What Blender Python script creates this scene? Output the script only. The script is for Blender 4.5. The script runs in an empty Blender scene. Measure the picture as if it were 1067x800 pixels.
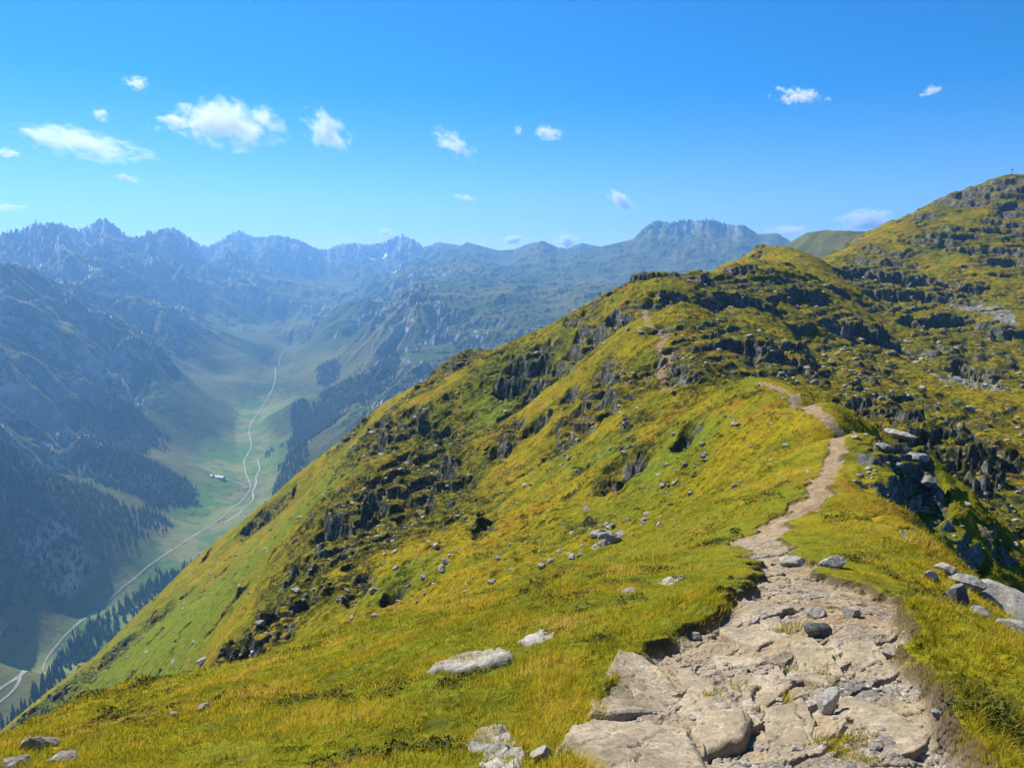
import bpy, math, random
import numpy as np
Q = 0.9            # mesh density of the terrain
def R(d): return np.radians(d) if isinstance(d, np.ndarray) else math.radians(d)
rng = np.random.default_rng(7)
random.seed(7)
sc = bpy.context.scene
col = sc.collection

# ------------------------------------------------------------------ camera, sky, sun, exposure
FPX, PITCH = 770.0, R(9.6)
cam_d = bpy.data.cameras.new("camera")
cam_d.sensor_width = 36.0
cam_d.lens = 36.0 * FPX / 1067.0
cam_d.clip_start, cam_d.clip_end = 0.05, 90000.0
cam = bpy.data.objects.new("camera", cam_d)
cam.location = (0, 0, 0)                      # eye level is z = 0
cam.rotation_euler = (math.pi / 2 - PITCH, 0, 0)
col.objects.link(cam)
sc.camera = cam

SUN_AZ, SUN_EL = R(-42), R(48)                # azimuth from +Y towards +X
world = bpy.data.worlds.new("World")
sc.world = world
world.use_nodes = True
wn, wl = world.node_tree.nodes, world.node_tree.links
wn.clear()
w_out = wn.new("ShaderNodeOutputWorld")
w_bg = wn.new("ShaderNodeBackground")
w_sky = wn.new("ShaderNodeTexSky")
w_sky.sky_type = 'NISHITA'
w_sky.sun_disc = False
w_sky.sun_elevation = SUN_EL
w_sky.sun_rotation = SUN_AZ
w_sky.altitude = 2000
w_sky.air_density = 1.0
w_sky.dust_density = 0.6
w_sky.ozone_density = 2.5
w_hsv = wn.new("ShaderNodeHueSaturation")
w_hsv.inputs["Saturation"].default_value = 1.2
w_mul = wn.new("ShaderNodeMix"); w_mul.data_type = 'RGBA'; w_mul.blend_type = 'MULTIPLY'
w_mul.inputs[0].default_value = 1.0
w_tc = wn.new("ShaderNodeTexCoord"); w_sep = wn.new("ShaderNodeSeparateXYZ"); wl.new(w_tc.outputs["Generated"], w_sep.inputs[0])
w_map = wn.new("ShaderNodeMapRange"); w_map.inputs[1].default_value = 0.02; w_map.inputs[2].default_value = 0.36; wl.new(w_sep.outputs[2], w_map.inputs[0])
w_tint = wn.new("ShaderNodeMix"); w_tint.data_type = 'RGBA'
w_tint.inputs[6].default_value = (0.82, 0.94, 1.10, 1); w_tint.inputs[7].default_value = (0.26, 0.78, 1.20, 1)
wl.new(w_map.outputs[0], w_tint.inputs[0]); wl.new(w_tint.outputs[2], w_mul.inputs[7])
wl.new(w_sky.outputs[0], w_mul.inputs[6])
wl.new(w_mul.outputs[2], w_hsv.inputs["Color"])
wl.new(w_hsv.outputs[0], w_bg.inputs[0])
w_bg.inputs[1].default_value = 0.061
wl.new(w_bg.outputs[0], w_out.inputs[0])

sun_d = bpy.data.lights.new("sun", 'SUN')
sun_d.energy = 5.0
sun_d.angle = R(0.5)
sun_d.color = (1.0, 0.95, 0.87)
sun = bpy.data.objects.new("sun", sun_d)
sun.rotation_euler = (math.pi / 2 - SUN_EL, 0, math.pi - SUN_AZ)
col.objects.link(sun)

sc.view_settings.view_transform = 'Standard'
sc.view_settings.look = 'None'
sc.view_settings.exposure = 1.02
sc.view_settings.gamma = 1.0
sc.cycles.use_denoising = True
sc.cycles.max_bounces = 6
sc.cycles.volume_bounces = 2
sc.cycles.transparent_max_bounces = 12

# ------------------------------------------------------------------ picture <-> place
CP, SP = math.cos(PITCH), math.sin(PITCH)
def ray(px, py):
    """azimuth and slope (dz per metre of ground distance) of the line of sight through a photo pixel"""
    xc = (np.asarray(px, float) - 533.5) / FPX
    yc = (400.0 - np.asarray(py, float)) / FPX
    fy, fz = CP + yc * SP, -SP + yc * CP
    h = np.hypot(xc, fy)
    return np.arctan2(xc, fy), fz / h

# ------------------------------------------------------------------ noise
def _hash(ix, iy, seed):
    h = (ix.astype(np.uint32) * np.uint32(374761393)) ^ (iy.astype(np.uint32) * np.uint32(668265263)) ^ np.uint32((seed * 2246822519 + 3266489917) & 0xffffffff)
    h = (h ^ (h >> np.uint32(13))) * np.uint32(1274126177)
    h = (h ^ (h >> np.uint32(16))) * np.uint32(2246822519)
    return h ^ (h >> np.uint32(15))
def _rnd(ix, iy, seed):
    return (_hash(ix, iy, seed) & np.uint32(0xffffff)).astype(np.float32) / np.float32(0xffffff)
def gnoise(x, y, seed=0):
    fx, fy = np.floor(x), np.floor(y)
    ix, iy = fx.astype(np.int64), fy.astype(np.int64)
    tx, ty = (x - fx).astype(np.float32), (y - fy).astype(np.float32)
    u, v = tx * tx * tx * (tx * (tx * 6 - 15) + 10), ty * ty * ty * (ty * (ty * 6 - 15) + 10)
    def g(ox, oy):
        a = _rnd(ix + ox, iy + oy, seed) * np.float32(2 * np.pi)
        return np.cos(a) * (tx - ox) + np.sin(a) * (ty - oy)
    n00, n10, n01, n11 = g(0, 0), g(1, 0), g(0, 1), g(1, 1)
    a = n00 + u * (n10 - n00)
    b = n01 + u * (n11 - n01)
    return (a + v * (b - a)) * np.float32(1.5)
def fbm(x, y, n=4, seed=0, lac=2.03, gain=0.5):
    s, a = 0, 1.0
    for k in range(n):
        s = s + a * gnoise(x * lac ** k + 17.3 * k, y * lac ** k - 9.1 * k, seed + k)
        a *= gain
    return s
def ridged(x, y, n=4, seed=0, lac=2.07, gain=0.5):
    s, a, w = 0, 1.0, 1.0
    for k in range(n):
        v = 1 - np.abs(gnoise(x * lac ** k + 5.7 * k, y * lac ** k + 3.3 * k, seed + k)) * 1.6
        v = np.clip(v, 0, 1) ** 2 * w
        w = np.clip(v * 1.6, 0, 1)
        s = s + a * v
        a *= gain
    return s
def cells(x, y, seed=0, jit=0.9):
    """F1, F2 and three random numbers of the nearest cell"""
    fx, fy = np.floor(x), np.floor(y)
    ix, iy = fx.astype(np.int64), fy.astype(np.int64)
    f1 = np.full(x.shape, 9.0, np.float32); f2 = f1.copy()
    r1 = np.zeros_like(f1); r2 = r1.copy(); r3 = r1.copy(); dx1 = r1.copy(); dy1 = r1.copy()
    for ox in (-1, 0, 1):
        for oy in (-1, 0, 1):
            jx, jy = ix + ox, iy + oy
            a, b = _rnd(jx, jy, seed), _rnd(jx, jy, seed + 1)
            dx = (x - (jx + 0.5 + (a - 0.5) * jit)).astype(np.float32)
            dy = (y - (jy + 0.5 + (b - 0.5) * jit)).astype(np.float32)
            d = np.hypot(dx, dy)
            m = d < f1
            f2 = np.where(m, f1, np.minimum(f2, d))
            f1 = np.where(m, d, f1)
            c = _rnd(jx, jy, seed + 2)
            r1 = np.where(m, a, r1); r2 = np.where(m, b, r2); r3 = np.where(m, c, r3)
            dx1 = np.where(m, dx, dx1); dy1 = np.where(m, dy, dy1)
    return f1, f2, r1, r2, r3, dx1, dy1
def sstep(a, b, x):
    t = np.clip((x - a) / (b - a), 0, 1)
    return t * t * (3 - 2 * t)

# ------------------------------------------------------------------ surveyed terrain: thin-plate surface through known points
class Survey:
    def __init__(self, pts, smooth=1e-4):
        self.p = np.array([(a, l) for a, l, e in pts])
        v = np.array([e for a, l, e in pts])
        n = len(pts)
        K = self._k(np.hypot(*(self.p[:, None, :] - self.p[None]).transpose(2, 0, 1))) + smooth * np.eye(n)
        P = np.column_stack([np.ones(n), self.p])
        A = np.block([[K, P], [P.T, np.zeros((3, 3))]])
        s = np.linalg.solve(A, np.concatenate([v, np.zeros(3)]))
        self.w, self.a = s[:n], s[n:]
    @staticmethod
    def _k(r):
        return np.where(r > 1e-9, r * r * np.log(np.maximum(r, 1e-9)), 0)
    def __call__(self, a, l):
        s = self.a[0] + self.a[1] * a + self.a[2] * l
        for (pa, pl), w in zip(self.p, self.w):
            d2 = (a - pa) ** 2 + (l - pl) ** 2
            s = s + w * 0.5 * d2 * np.log(np.maximum(d2, 1e-18))
        return s
def vis(px, py, r):
    a, e = ray(px, py)
    return (float(a), math.log(r), float(e))
def hid(px, r, z):
    a, e = ray(px, 400)
    return (float(a), math.log(r), z / r)

near_pts = []
V = lambda *t: near_pts.append(vis(*t))
H = lambda *t: near_pts.append(hid(*t))
# under and around the camera
for px in (-350, 0, 533, 1067, 1400):
    H(px, 0.7, -1.66 + (px - 533) * -0.00005); H(px, 1.2, -1.72 + (px - 533) * 0.00005)
# path and the ground it runs over
for t in ((533, 800, 3.3), (760, 800, 3.5), (950, 800, 3.6), (660, 740, 4.5), (830, 740, 4.7), (960, 730, 4.9), (830, 690, 5.9), (840, 650, 7.2),
          (930, 640, 7.6), (740, 650, 7.4), (835, 605, 10.5), (795, 570, 15), (820, 545, 20), (848, 512, 34), (860, 490, 43), (868, 465, 54), (876, 448, 62), (885, 517, 34), (905, 530, 30), (880, 500, 40),
          (850, 428, 72), (830, 412, 82), (800, 401, 93), (778, 397, 98)):
    V(*t)
# near grass shoulder, left
for t in ((0, 800, 6.5), (-200, 830, 6), (0, 772, 13), (-200, 850, 14), (120, 790, 6.3), (130, 718, 15), (240, 740, 8.5), (240, 700, 15.5), (400, 780, 4.6), (400, 710, 7.8),
          (335, 660, 17), (450, 636, 18), (520, 680, 8.5), (600, 650, 8.6), (600, 602, 19), (700, 584, 20), (600, 720, 5.2), (250, 790, 5.2), (765, 561, 19)):
    V(*t)
# hidden drop behind the shoulder
for t in ((-200, 40, -38), (-200, 120, -110), (-200, 300, -235), (0, 25, -18.5), (0, 50, -40), (0, 120, -92), (0, 250, -178), (130, 30, -19.5), (130, 60, -41), (130, 130, -84), (240, 30, -18), (240, 60, -38),
          (335, 28, -14.8), (335, 55, -31), (450, 30, -15), (600, 29, -13.5), (700, 30, -12.5)):
    H(*t)
# the rib of crags and the slope in front of it
for t in ((245, 690, 96), (262, 655, 108), (320, 598, 132), (375, 505, 190), (425, 442, 250), (330, 640, 88), (400, 600, 86), (450, 560, 112), (500, 500, 165), (450, 620, 55),
          (500, 600, 62), (500, 550, 118), (560, 560, 72), (500, 440, 235), (560, 420, 230), (560, 480, 150), (650, 550, 58), (650, 500, 92), (650, 450, 122), (650, 400, 152), (650, 350, 195),
          (700, 540, 44), (720, 480, 82), (740, 430, 105), (760, 500, 52), (800, 470, 62), (600, 370, 232), (690, 420, 128), (560, 520, 105)):
    V(*t)
# the green slope beyond the rib, and its skyline against the valley
for t in ((280, 560, 320), (200, 650, 285), (230, 610, 310), (140, 690, 300), (310, 520, 370), (100, 720, 330)):
    V(*t)
flank = ((655, 310, 245), (600, 331, 262), (550, 348, 285), (510, 362, 310), (480, 362, 330), (440, 395, 340), (380, 440, 370), (330, 482, 390), (280, 520, 402), (225, 570, 412),
         (170, 615, 422), (100, 680, 434), (50, 720, 445), (10, 752, 460), (-60, 810, 480), (-200, 900, 500))
for px, py, r in flank:
    a, e = ray(px, py)
    V(px, py, r)
    for k, de in ((1.3, 0.05), (1.9, 0.10), (3.2, 0.10)):
        near_pts.append((float(a), math.log(r * k), float(e) - de))
# hump, crest line and the peak on the right
for t in ((695, 400, 135), (690, 375, 160), (672, 340, 200), (720, 286, 300), (745, 280, 350), (790, 264, 430), (700, 330, 215), (740, 330, 235), (760, 380, 165), (820, 330, 260),
          (830, 278, 470), (870, 262, 600), (900, 245, 640), (950, 226, 680), (990, 212, 720), (1000, 203, 735), (1025, 190, 765), (1050, 181, 790), (1090, 184, 800), (1160, 205, 800), (1300, 240, 780)):
    V(*t)
for px, py, r in ((720, 286, 300), (790, 264, 430), (870, 262, 600), (950, 226, 680), (1000, 203, 735), (1050, 181, 790), (1160, 205, 800)):
    a, e = ray(px, py)
    near_pts.append((float(a), math.log(r * 1.35), float(e) - 0.05))
    near_pts.append((float(a), math.log(r * 2.2), float(e) - 0.14))
# corrie between the ridge and the peak
for t in ((900, 300, 420), (960, 280, 520), (1040, 260, 600), (1040, 230, 680), (850, 350, 255), (930, 340, 330), (1030, 330, 400), (880, 400, 175), (960, 400, 215), (1050, 400, 240), (900, 425, 140),
          (1000, 450, 155), (1060, 460, 150), (1040, 500, 112), (1000, 520, 95), (1060, 560, 82), (1020, 600, 60), (1200, 560, 80), (1200, 430, 200)):
    V(*t)
# right edge of the ridge (crag) and the bank beside the path
for t in ((900, 432, 68), (930, 465, 53), (955, 490, 46), (905, 560, 21), (960, 545, 26), (985, 590, 20), (1010, 620, 15), (1062, 668, 11), (960, 640, 8.2), (1030, 740, 5.6), (1060, 800, 4.3), (880, 540, 25), (890, 490, 42), (1160, 760, 6)):
    V(*t)
for t in ((955, 60, -22), (985, 34, -16.5), (1010, 30, -16), (1062, 22, -12.5), (1160, 25, -15), (930, 80, -24)):
    H(*t)

far_pts = []
V = lambda *t: far_pts.append(vis(*t))
H = lambda *t: far_pts.append(hid(*t))
valley_z = ((-150, 790, -800), (0, 712, -795), (40, 690, -790), (100, 638, -780), (145, 600, -770), (200, 560, -755), (245, 528, -740), (264, 500, -725), (258, 450, -690), (268, 425, -665), (290, 390, -615), (310, 365, -560), (330, 345, -500), (335, 330, -425))
valley = [(px, py, z / float(ray(px, py)[1])) for px, py, z in valley_z]
old_r = (1150, 1400, 1450, 1640, 1810, 2080, 2350, 2560, 3050, 3400, 4050, 4650, 5200, 5700)
fit_y = np.array([300] + [p[1] for p in valley[::-1]]); fit_k = np.array([1.0] + [p[2] / q for p, q in zip(valley[::-1], old_r[::-1])])
axis = np.array([(r * math.sin(float(ray(px, py)[0])), r * math.cos(float(ray(px, py)[0])), r * float(ray(px, py)[1])) for px, py, r in valley])
for t in valley: V(*t)
for t in ((60, 700, 1370), (180, 600, 1800), (280, 520, 2400), (-50, 700, 1480), (80, 630, 1680), (185, 540, 2250), (215, 480, 2800), (225, 440, 3060), (250, 400, 3620), (300, 480, 2420), (300, 430, 3010), (332, 380, 3820),
          # left wall
          (0, 640, 1570), (0, 560, 1800), (0, 450, 2170), (0, 350, 2680), (0, 279, 3230), (-150, 250, 3000), (-150, 400, 2200), (-150, 560, 1600), (-150, 680, 1350), (60, 540, 1950), (60, 450, 2350), (60, 380, 2800), (62, 302, 3300), (105, 322, 3450), (150, 345, 3700), (120, 480, 2400), (120, 400, 2950), (160, 440, 2900),
          (180, 390, 3500), (30, 284, 3260), (210, 370, 4000), (230, 400, 3800),
          (80, 300, 4300), (140, 325, 4400), (200, 340, 4700), (250, 350, 4950), (30, 265, 4800), (90, 265, 5200), (160, 280, 5600), (220, 300, 6000), (270, 320, 5900), (300, 340, 5500),
          (268, 377, 3980), (284, 362, 4330), (296, 347, 4780), (306, 333, 5200), (312, 380, 3930), (331, 362, 4220), (352, 346, 4480), (370, 330, 5300), (318, 322, 6000), (350, 318, 6000),
          (260, 280, 7200), (310, 300, 6800), (360, 300, 7000), (400, 275, 7800),
          # right wall and the upland above it
          (300, 490, 2440), (330, 440, 2900), (370, 400, 3250), (400, 370, 3450), (380, 340, 4300), (420, 330, 3950), (450, 330, 3600), (480, 300, 4300), (430, 300, 5000), (520, 300, 4500), (520, 340, 3300), (480, 350, 3200), (560, 330, 3400), (420, 390, 2900), (600, 300, 4300),
          (850, 243, 1850), (812, 264, 1800), (888, 252, 1900), (830, 250, 1850), (450, 280, 6300), (500, 280, 5600), (560, 280, 5500), (620, 275, 5300), (690, 290, 4800), (650, 300, 4500), (760, 280, 5000), (356, 330, 4950), (420, 400, 2700), (500, 370, 2800)):
    V(t[0], t[1], t[2] * float(np.interp(t[1], fit_y, fit_k)))
sky_pts = ((-150, 225, 5200), (-60, 238, 5400), (0, 242, 5500), (12, 238, 5500), (22, 238, 5500), (35, 229, 5500), (42, 231, 5500), (60, 231, 5600), (72, 236, 5900), (80, 239, 6200), (90, 236, 6400), (107, 226, 6500), (118, 233, 6600), (133, 246, 6900), (140, 246, 7000), (147, 247, 7000), (154, 239, 7000), (160, 243, 7100), (168, 238, 7200), (181, 237, 7300), (196, 246, 7700), (205, 253, 8000), (216, 257, 8300),
           (228, 251, 8500), (242, 242, 8600), (250, 240, 8600), (262, 246, 8600), (275, 247, 8700), (285, 245, 8700), (296, 246, 8700), (312, 250, 8700), (330, 259, 8700), (340, 260, 8800), (353, 255, 8900), (370, 253, 8900), (385, 255, 8900), (400, 252, 8900), (410, 247, 8900), (420, 245, 8900), (432, 250, 8900), (442, 257, 8700), (450, 255, 8400), (456, 252, 8200), (470, 254, 7900), (480, 256, 7600), (486, 252, 7400), (500, 256, 7000), (520, 261, 6800),
           (535, 260, 6700), (550, 254, 6600), (566, 251, 6600), (580, 257, 6500), (590, 259, 6500), (606, 253, 7400), (625, 257, 7000), (640, 254, 6800), (660, 249, 6600), (670, 238, 6500), (680, 231, 6500), (687, 229, 6500), (697, 232, 6500), (718, 228, 6500), (724, 230, 6500), (742, 228, 6500), (752, 232, 6500), (766, 235, 6500), (774, 234, 6500), (790, 244, 6500), (810, 243, 6500), (830, 255, 6500), (880, 262, 6500), (1000, 250, 6500), (1200, 250, 6500))
for i, t in enumerate(sky_pts):
    if i % 2 == 0 or t[1] < 232: V(*t)
for px in range(-150, 1300, 75):
    H(px, 12500, -500); H(px, 18000, -900)
for px in (150, 400, 700, 1000, 1250):
    H(px, 700, -900)
for t in ((700, 1500, -500), (1000, 1500, -120), (850, 1400, -60), (1200, 1600, -150), (700, 2600, -430), (1000, 3000, -300), (-300, 1200, -780), (1250, 3000, -300), (450, 1700, -780), (330, 1500, -830), (560, 2300, -560)):
    H(*t)
for px, py, r in ((850, 243, 1850), (812, 264, 1800), (888, 252, 1900)):
    a, e = ray(px, py); far_pts.append((float(a), math.log(r * 1.5), float(e) - 0.12))

class Sheet:
    """a terrain sheet: rows of growing ground distance, columns of azimuth; heights stay measurable for everything that stands on it"""
    def __init__(self, az, lr):
        self.az, self.lr = az, lr
        self.A, self.L = np.meshgrid(az, lr)          # rows = distance
        r = np.exp(self.L)
        self.x, self.y, self.r = r * np.sin(self.A), r * np.cos(self.A), r
        self.attr = {}
    def base(self, survey, na=260, nl=420):
        a = np.linspace(self.az[0], self.az[-1], na); l = np.linspace(self.lr[0], self.lr[-1], nl)
        E = survey(*np.meshgrid(a, l))
        fi = np.interp(self.az, a, np.arange(na)); fj = np.interp(self.lr, l, np.arange(nl))
        # cubic (Catmull-Rom) upsampling in both directions
        def cr(M, f, axis):
            n = M.shape[axis]; i = np.clip(np.floor(f).astype(int), 0, n - 2); t = f - i
            ii = [np.clip(i + k, 0, n - 1) for k in (-1, 0, 1, 2)]
            w = [(-t + 2 * t**2 - t**3) / 2, (2 - 5 * t**2 + 3 * t**3) / 2, (t + 4 * t**2 - 3 * t**3) / 2, (-t**2 + t**3) / 2]
            s = 0
            for k in range(4):
                sl = np.take(M, ii[k], axis)
                s = s + (sl * w[k][:, None] if axis == 0 else sl * w[k][None, :])
            return s
        self.z = cr(cr(E, fj, 0), fi, 1) * self.r
    def sample(self, x, y, arr=None):
        arr = self.z if arr is None else arr
        a = np.arctan2(x, y); l = np.log(np.maximum(np.hypot(x, y), 1e-3))
        fi = np.interp(a, self.az, np.arange(len(self.az))); fj = np.interp(l, self.lr, np.arange(len(self.lr)))
        i = np.clip(fi.astype(int), 0, len(self.az) - 2); j = np.clip(fj.astype(int), 0, len(self.lr) - 2)
        u, v = fi - i, fj - j
        return (arr[j, i] * (1 - u) + arr[j, i + 1] * u) * (1 - v) + (arr[j + 1, i] * (1 - u) + arr[j + 1, i + 1] * u) * v
    def hit(self, px, py, rmin=0.0):
        """first ground point met by a line of sight of the survey photograph"""
        a, e = ray(px, py)
        a = float(a)
        k = np.interp(a, self.az, np.arange(len(self.az))); i = int(min(k, len(self.az) - 2)); u = k - i
        prof = self.z[:, i] * (1 - u) + self.z[:, i + 1] * u
        r = np.exp(self.lr)
        d = prof - e * r
        d[r < rmin] = -1
        j = int(np.argmax(d > 0))
        if d[j] <= 0: j = int(np.argmax(d))
        if j > 0 and d[j] > 0:
            t = d[j - 1] / (d[j - 1] - d[j]) if d[j - 1] < 0 else 0
            rr = r[j - 1] + (r[j] - r[j - 1]) * t
        else: rr = r[j]
        x, y = rr * math.sin(a), rr * math.cos(a)
        return np.array((x, y, float(self.sample(np.array([x]), np.array([y]))[0])))
    def build(self, name, mat):
        nr, nc = self.z.shape
        me = bpy.data.meshes.new(name)
        me.vertices.add(nr * nc)
        me.vertices.foreach_set("co", np.stack([self.x, self.y, self.z], -1).astype(np.float32).ravel())
        idx = np.arange(nr * nc, dtype=np.int32).reshape(nr, nc)
        q = np.stack([idx[:-1, :-1], idx[:-1, 1:], idx[1:, 1:], idx[1:, :-1]], -1).reshape(-1, 4)
        me.loops.add(q.size); me.polygons.add(len(q))
        me.loops.foreach_set("vertex_index", q.ravel())
        me.polygons.foreach_set("loop_start", np.arange(0, q.size, 4, dtype=np.int32))
        me.update(calc_edges=True)
        me.polygons.foreach_set("use_smooth", np.ones(len(q), bool))
        for k, v in self.attr.items():
            at = me.attributes.new(k, 'FLOAT', 'POINT')
            at.data.foreach_set("value", v.astype(np.float32).ravel())
        me.materials.append(mat)
        o = bpy.data.objects.new(name, me)
        col.objects.link(o)
        o["kind"] = "structure"
        return o

def azimuths(n_in, n_out, lim=R(58)):
    a0, a1 = R(-37.5), R(37.5)
    return np.concatenate([np.linspace(-lim, a0, n_out, endpoint=False), np.linspace(a0, a1, n_in), np.linspace(a1, lim, n_out + 1)[1:]])

near = Sheet(azimuths(int(1150 * Q), int(90 * Q)), np.concatenate([np.linspace(math.log(0.8), math.log(3), int(120 * Q), endpoint=False), np.linspace(math.log(3), math.log(40), int(1100 * Q), endpoint=False), np.linspace(math.log(40), math.log(850), int(2200 * Q), endpoint=False), np.linspace(math.log(850), math.log(1900), int(120 * Q))]))
near.base(Survey(near_pts, 2e-5))
far = Sheet(azimuths(int(1150 * Q), int(90 * Q)), np.concatenate([np.linspace(math.log(800), math.log(9600), int(2200 * Q), endpoint=False), np.linspace(math.log(9600), math.log(11500), int(40 * Q))]))
far.base(Survey(far_pts, 2e-5))

# ------------------------------------------------------------------ ridge: path, crags, turf relief
def line_field(sheet, pts, rmax):
    """signed distance to a strip given as (x, y, half width); positive outside"""
    m = sheet.r < rmax
    x, y = sheet.x[m], sheet.y[m]
    best = np.full(x.shape, 1e9)
    for (x0, y0, w0), (x1, y1, w1) in zip(pts[:-1], pts[1:]):
        dx, dy = x1 - x0, y1 - y0
        t = np.clip(((x - x0) * dx + (y - y0) * dy) / (dx * dx + dy * dy + 1e-9), 0, 1)
        best = np.minimum(best, np.hypot(x - x0 - t * dx, y - y0 - t * dy) - (w0 + t * (w1 - w0)))
    out = np.full(sheet.x.shape, 1e3, np.float32)
    out[m] = best
    return out
def strip(sheet, rows):
    pts = []
    for py, l, r_ in rows:
        a, b = sheet.hit(l, py), sheet.hit(r_, py)
        pts.append(((a[0] + b[0]) / 2, (a[1] + b[1]) / 2, float(np.hypot(*(b - a)[:2])) / 2))
    return pts
path_pts = strip(near, ((812, 590, 1010), (790, 600, 1000), (740, 615, 985), (700, 655, 962), (665, 705, 948), (645, 752, 938), (620, 790, 918), (603, 806, 875), (585, 793, 842), (568, 772, 818)))
for px, py, w in ((790, 556, .50), (806, 546, .42), (833, 530, .38), (852, 515, .36), (863, 490, .36), (872, 465, .40), (874, 452, .38), (865, 440, .40), (844, 425, .45), (827, 412, .50), (812, 405, .55), (792, 399, .5)):
    c = near.hit(px, py); path_pts.append((c[0], c[1], w * 1.3))
path2_pts = [(*near.hit(px, py)[:2], 0.8) for px, py in ((695, 402), (691, 393), (689, 386), (699, 376), (685, 368), (693, 360), (698, 350), (677, 345), (670, 335), (674, 322))]
x, y, r = near.x.astype(np.float32), near.y.astype(np.float32), near.r.astype(np.float32)
wob = 0.25 * gnoise(x * 1.1, y * 1.1, 41) + 0.09 * gnoise(x * 4.2, y * 4.2, 42)
pd = line_field(near, path_pts, 130) + wob * np.clip(r / 8, 0.5, 1.3)
pd2 = line_field(near, path2_pts, 320) + 0.5 * gnoise(x * 0.6, y * 0.6, 43)
path = 1 - sstep(-0.10, 0.06, pd)
path2 = (1 - sstep(-0.2, 0.3, pd2)) * sstep(-0.55, -0.15, gnoise(x * 0.15, y * 0.15, 44))

def patch_field(sheet, spots, rmin=0.0, thick=(0.3, 3.0)):
    """sum of soft world-space patches, one for each outcrop seen in the survey photograph"""
    out = np.zeros(sheet.x.shape, np.float32)
    for sp_ in spots:
        px, py, rx, ry = sp_[:4]; s = sp_[4] if len(sp_) > 4 else 1.0
        c = sheet.hit(px, py, rmin); rc = math.hypot(c[0], c[1]); a = math.atan2(c[0], c[1])
        rt = rx * rc / FPX
        r0, r1 = sheet.hit(px, py + ry, rmin), sheet.hit(px, py - ry, rmin)
        d0 = abs(rc - math.hypot(r0[0], r0[1])); d1 = abs(math.hypot(r1[0], r1[1]) - rc)
        rr = float(np.clip((d0 + d1) / 2, thick[0] * rt, thick[1] * rt))
        R3 = 1.9 * max(rt, rr)
        j0, j1 = np.searchsorted(sheet.lr, [math.log(max(rc - R3, 0.5)), math.log(rc + R3)])
        i0, i1 = np.searchsorted(sheet.az, [a - R3 / rc, a + R3 / rc])
        if j1 <= j0 or i1 <= i0: continue
        X, Y = sheet.x[j0:j1, i0:i1], sheet.y[j0:j1, i0:i1]
        u = (X - c[0]) * math.cos(a) - (Y - c[1]) * math.sin(a)
        v = (X - c[0]) * math.sin(a) + (Y - c[1]) * math.cos(a)
        q = (u / rt) ** 2 + (v / rr) ** 2
        g = np.exp(-q * 0.9) * s
        out[j0:j1, i0:i1] = np.maximum(out[j0:j1, i0:i1], g) + 0.25 * np.minimum(out[j0:j1, i0:i1], g)
    return out
crags = ((245, 690, 22, 10), (262, 672, 28, 16), (290, 650, 26, 16), (311, 627, 22, 22), (325, 596, 24, 22), (340, 570, 24, 24), (358, 545, 24, 22), (382, 567, 32, 16), (394, 515, 28, 20), (424, 537, 26, 20), (382, 462, 24, 30), (372, 445, 20, 14),
         (442, 492, 32, 38), (476, 511, 18, 20), (455, 462, 18, 12), (371, 609, 18, 14), (408, 618, 12, 20), (547, 391, 32, 18), (530, 400, 16, 10), (626, 393, 20, 9), (660, 393, 22, 7), (645, 504, 28, 10), (652, 468, 11, 8), (592, 414, 10, 8), (532, 447, 14, 8), (525, 468, 14, 9),
         (482, 372, 26, 12), (502, 549, 13, 7), (607, 492, 12, 8), (440, 395, 22, 8, .8), (690, 350, 22, 7, .8), (705, 372, 18, 6, .8), (640, 420, 20, 6, .8), (560, 440, 20, 8, .8), (600, 455, 25, 8, .7), (575, 470, 14, 8, .7), (660, 440, 20, 6, .7), (715, 466, 16, 12, .8), (612, 545, 18, 7, .7),
         (275, 540, 22, 9), (262, 548, 12, 6), (60, 725, 26, 10), (110, 690, 26, 8), (165, 640, 14, 6, .7), (30, 745, 20, 8),
         (765, 376, 52, 26, 1.3), (722, 380, 28, 16), (800, 392, 30, 10), (757, 307, 26, 14), (722, 290, 24, 10), (745, 330, 24, 8, .8), (700, 318, 22, 6, .8), (735, 296, 14, 8), (785, 318, 20, 8, .8), (820, 330, 26, 8, .8),
         (907, 281, 40, 22, 1.3), (950, 297, 28, 22, 1.2), (986, 251, 30, 12, 1.1), (1005, 300, 22, 15), (1053, 240, 26, 14, 1.1), (1040, 200, 26, 12, 1.1), (1008, 202, 20, 7, 1.1), (1055, 186, 22, 6, 1.0), (985, 217, 14, 6, .9), (960, 228, 14, 5, .8), (1030, 190, 14, 5, 1.0), (907, 345, 42, 14), (877, 367, 34, 10, 1.1), (930, 356, 26, 12), (895, 392, 46, 22, 1.2), (986, 371, 42, 20, 1.2),
         (1042, 379, 36, 12, 1.1), (896, 424, 22, 12), (922, 420, 30, 15, 1.2), (960, 322, 50, 15), (1050, 349, 28, 14), (835, 300, 34, 12, .8), (860, 320, 30, 10, .8), (1000, 335, 40, 12, .9), (1060, 310, 20, 20, .8), (1045, 275, 25, 10, .9),
         (907, 477, 26, 18, 1.3), (937, 462, 24, 24, 1.3), (950, 500, 26, 36, 1.4), (930, 540, 22, 24, 1.1), (900, 534, 22, 12, .8), (905, 500, 16, 12), (990, 447, 58, 12, 1.1), (1035, 489, 42, 30, 1.3), (1053, 522, 32, 22, 1.2), (997, 421, 26, 5), (1060, 430, 20, 6), (1000, 560, 26, 20, .7), (1045, 570, 24, 16, .7), (985, 480, 16, 20, .9), (945, 445, 30, 8))
crag = patch_field(near, crags)
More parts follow.
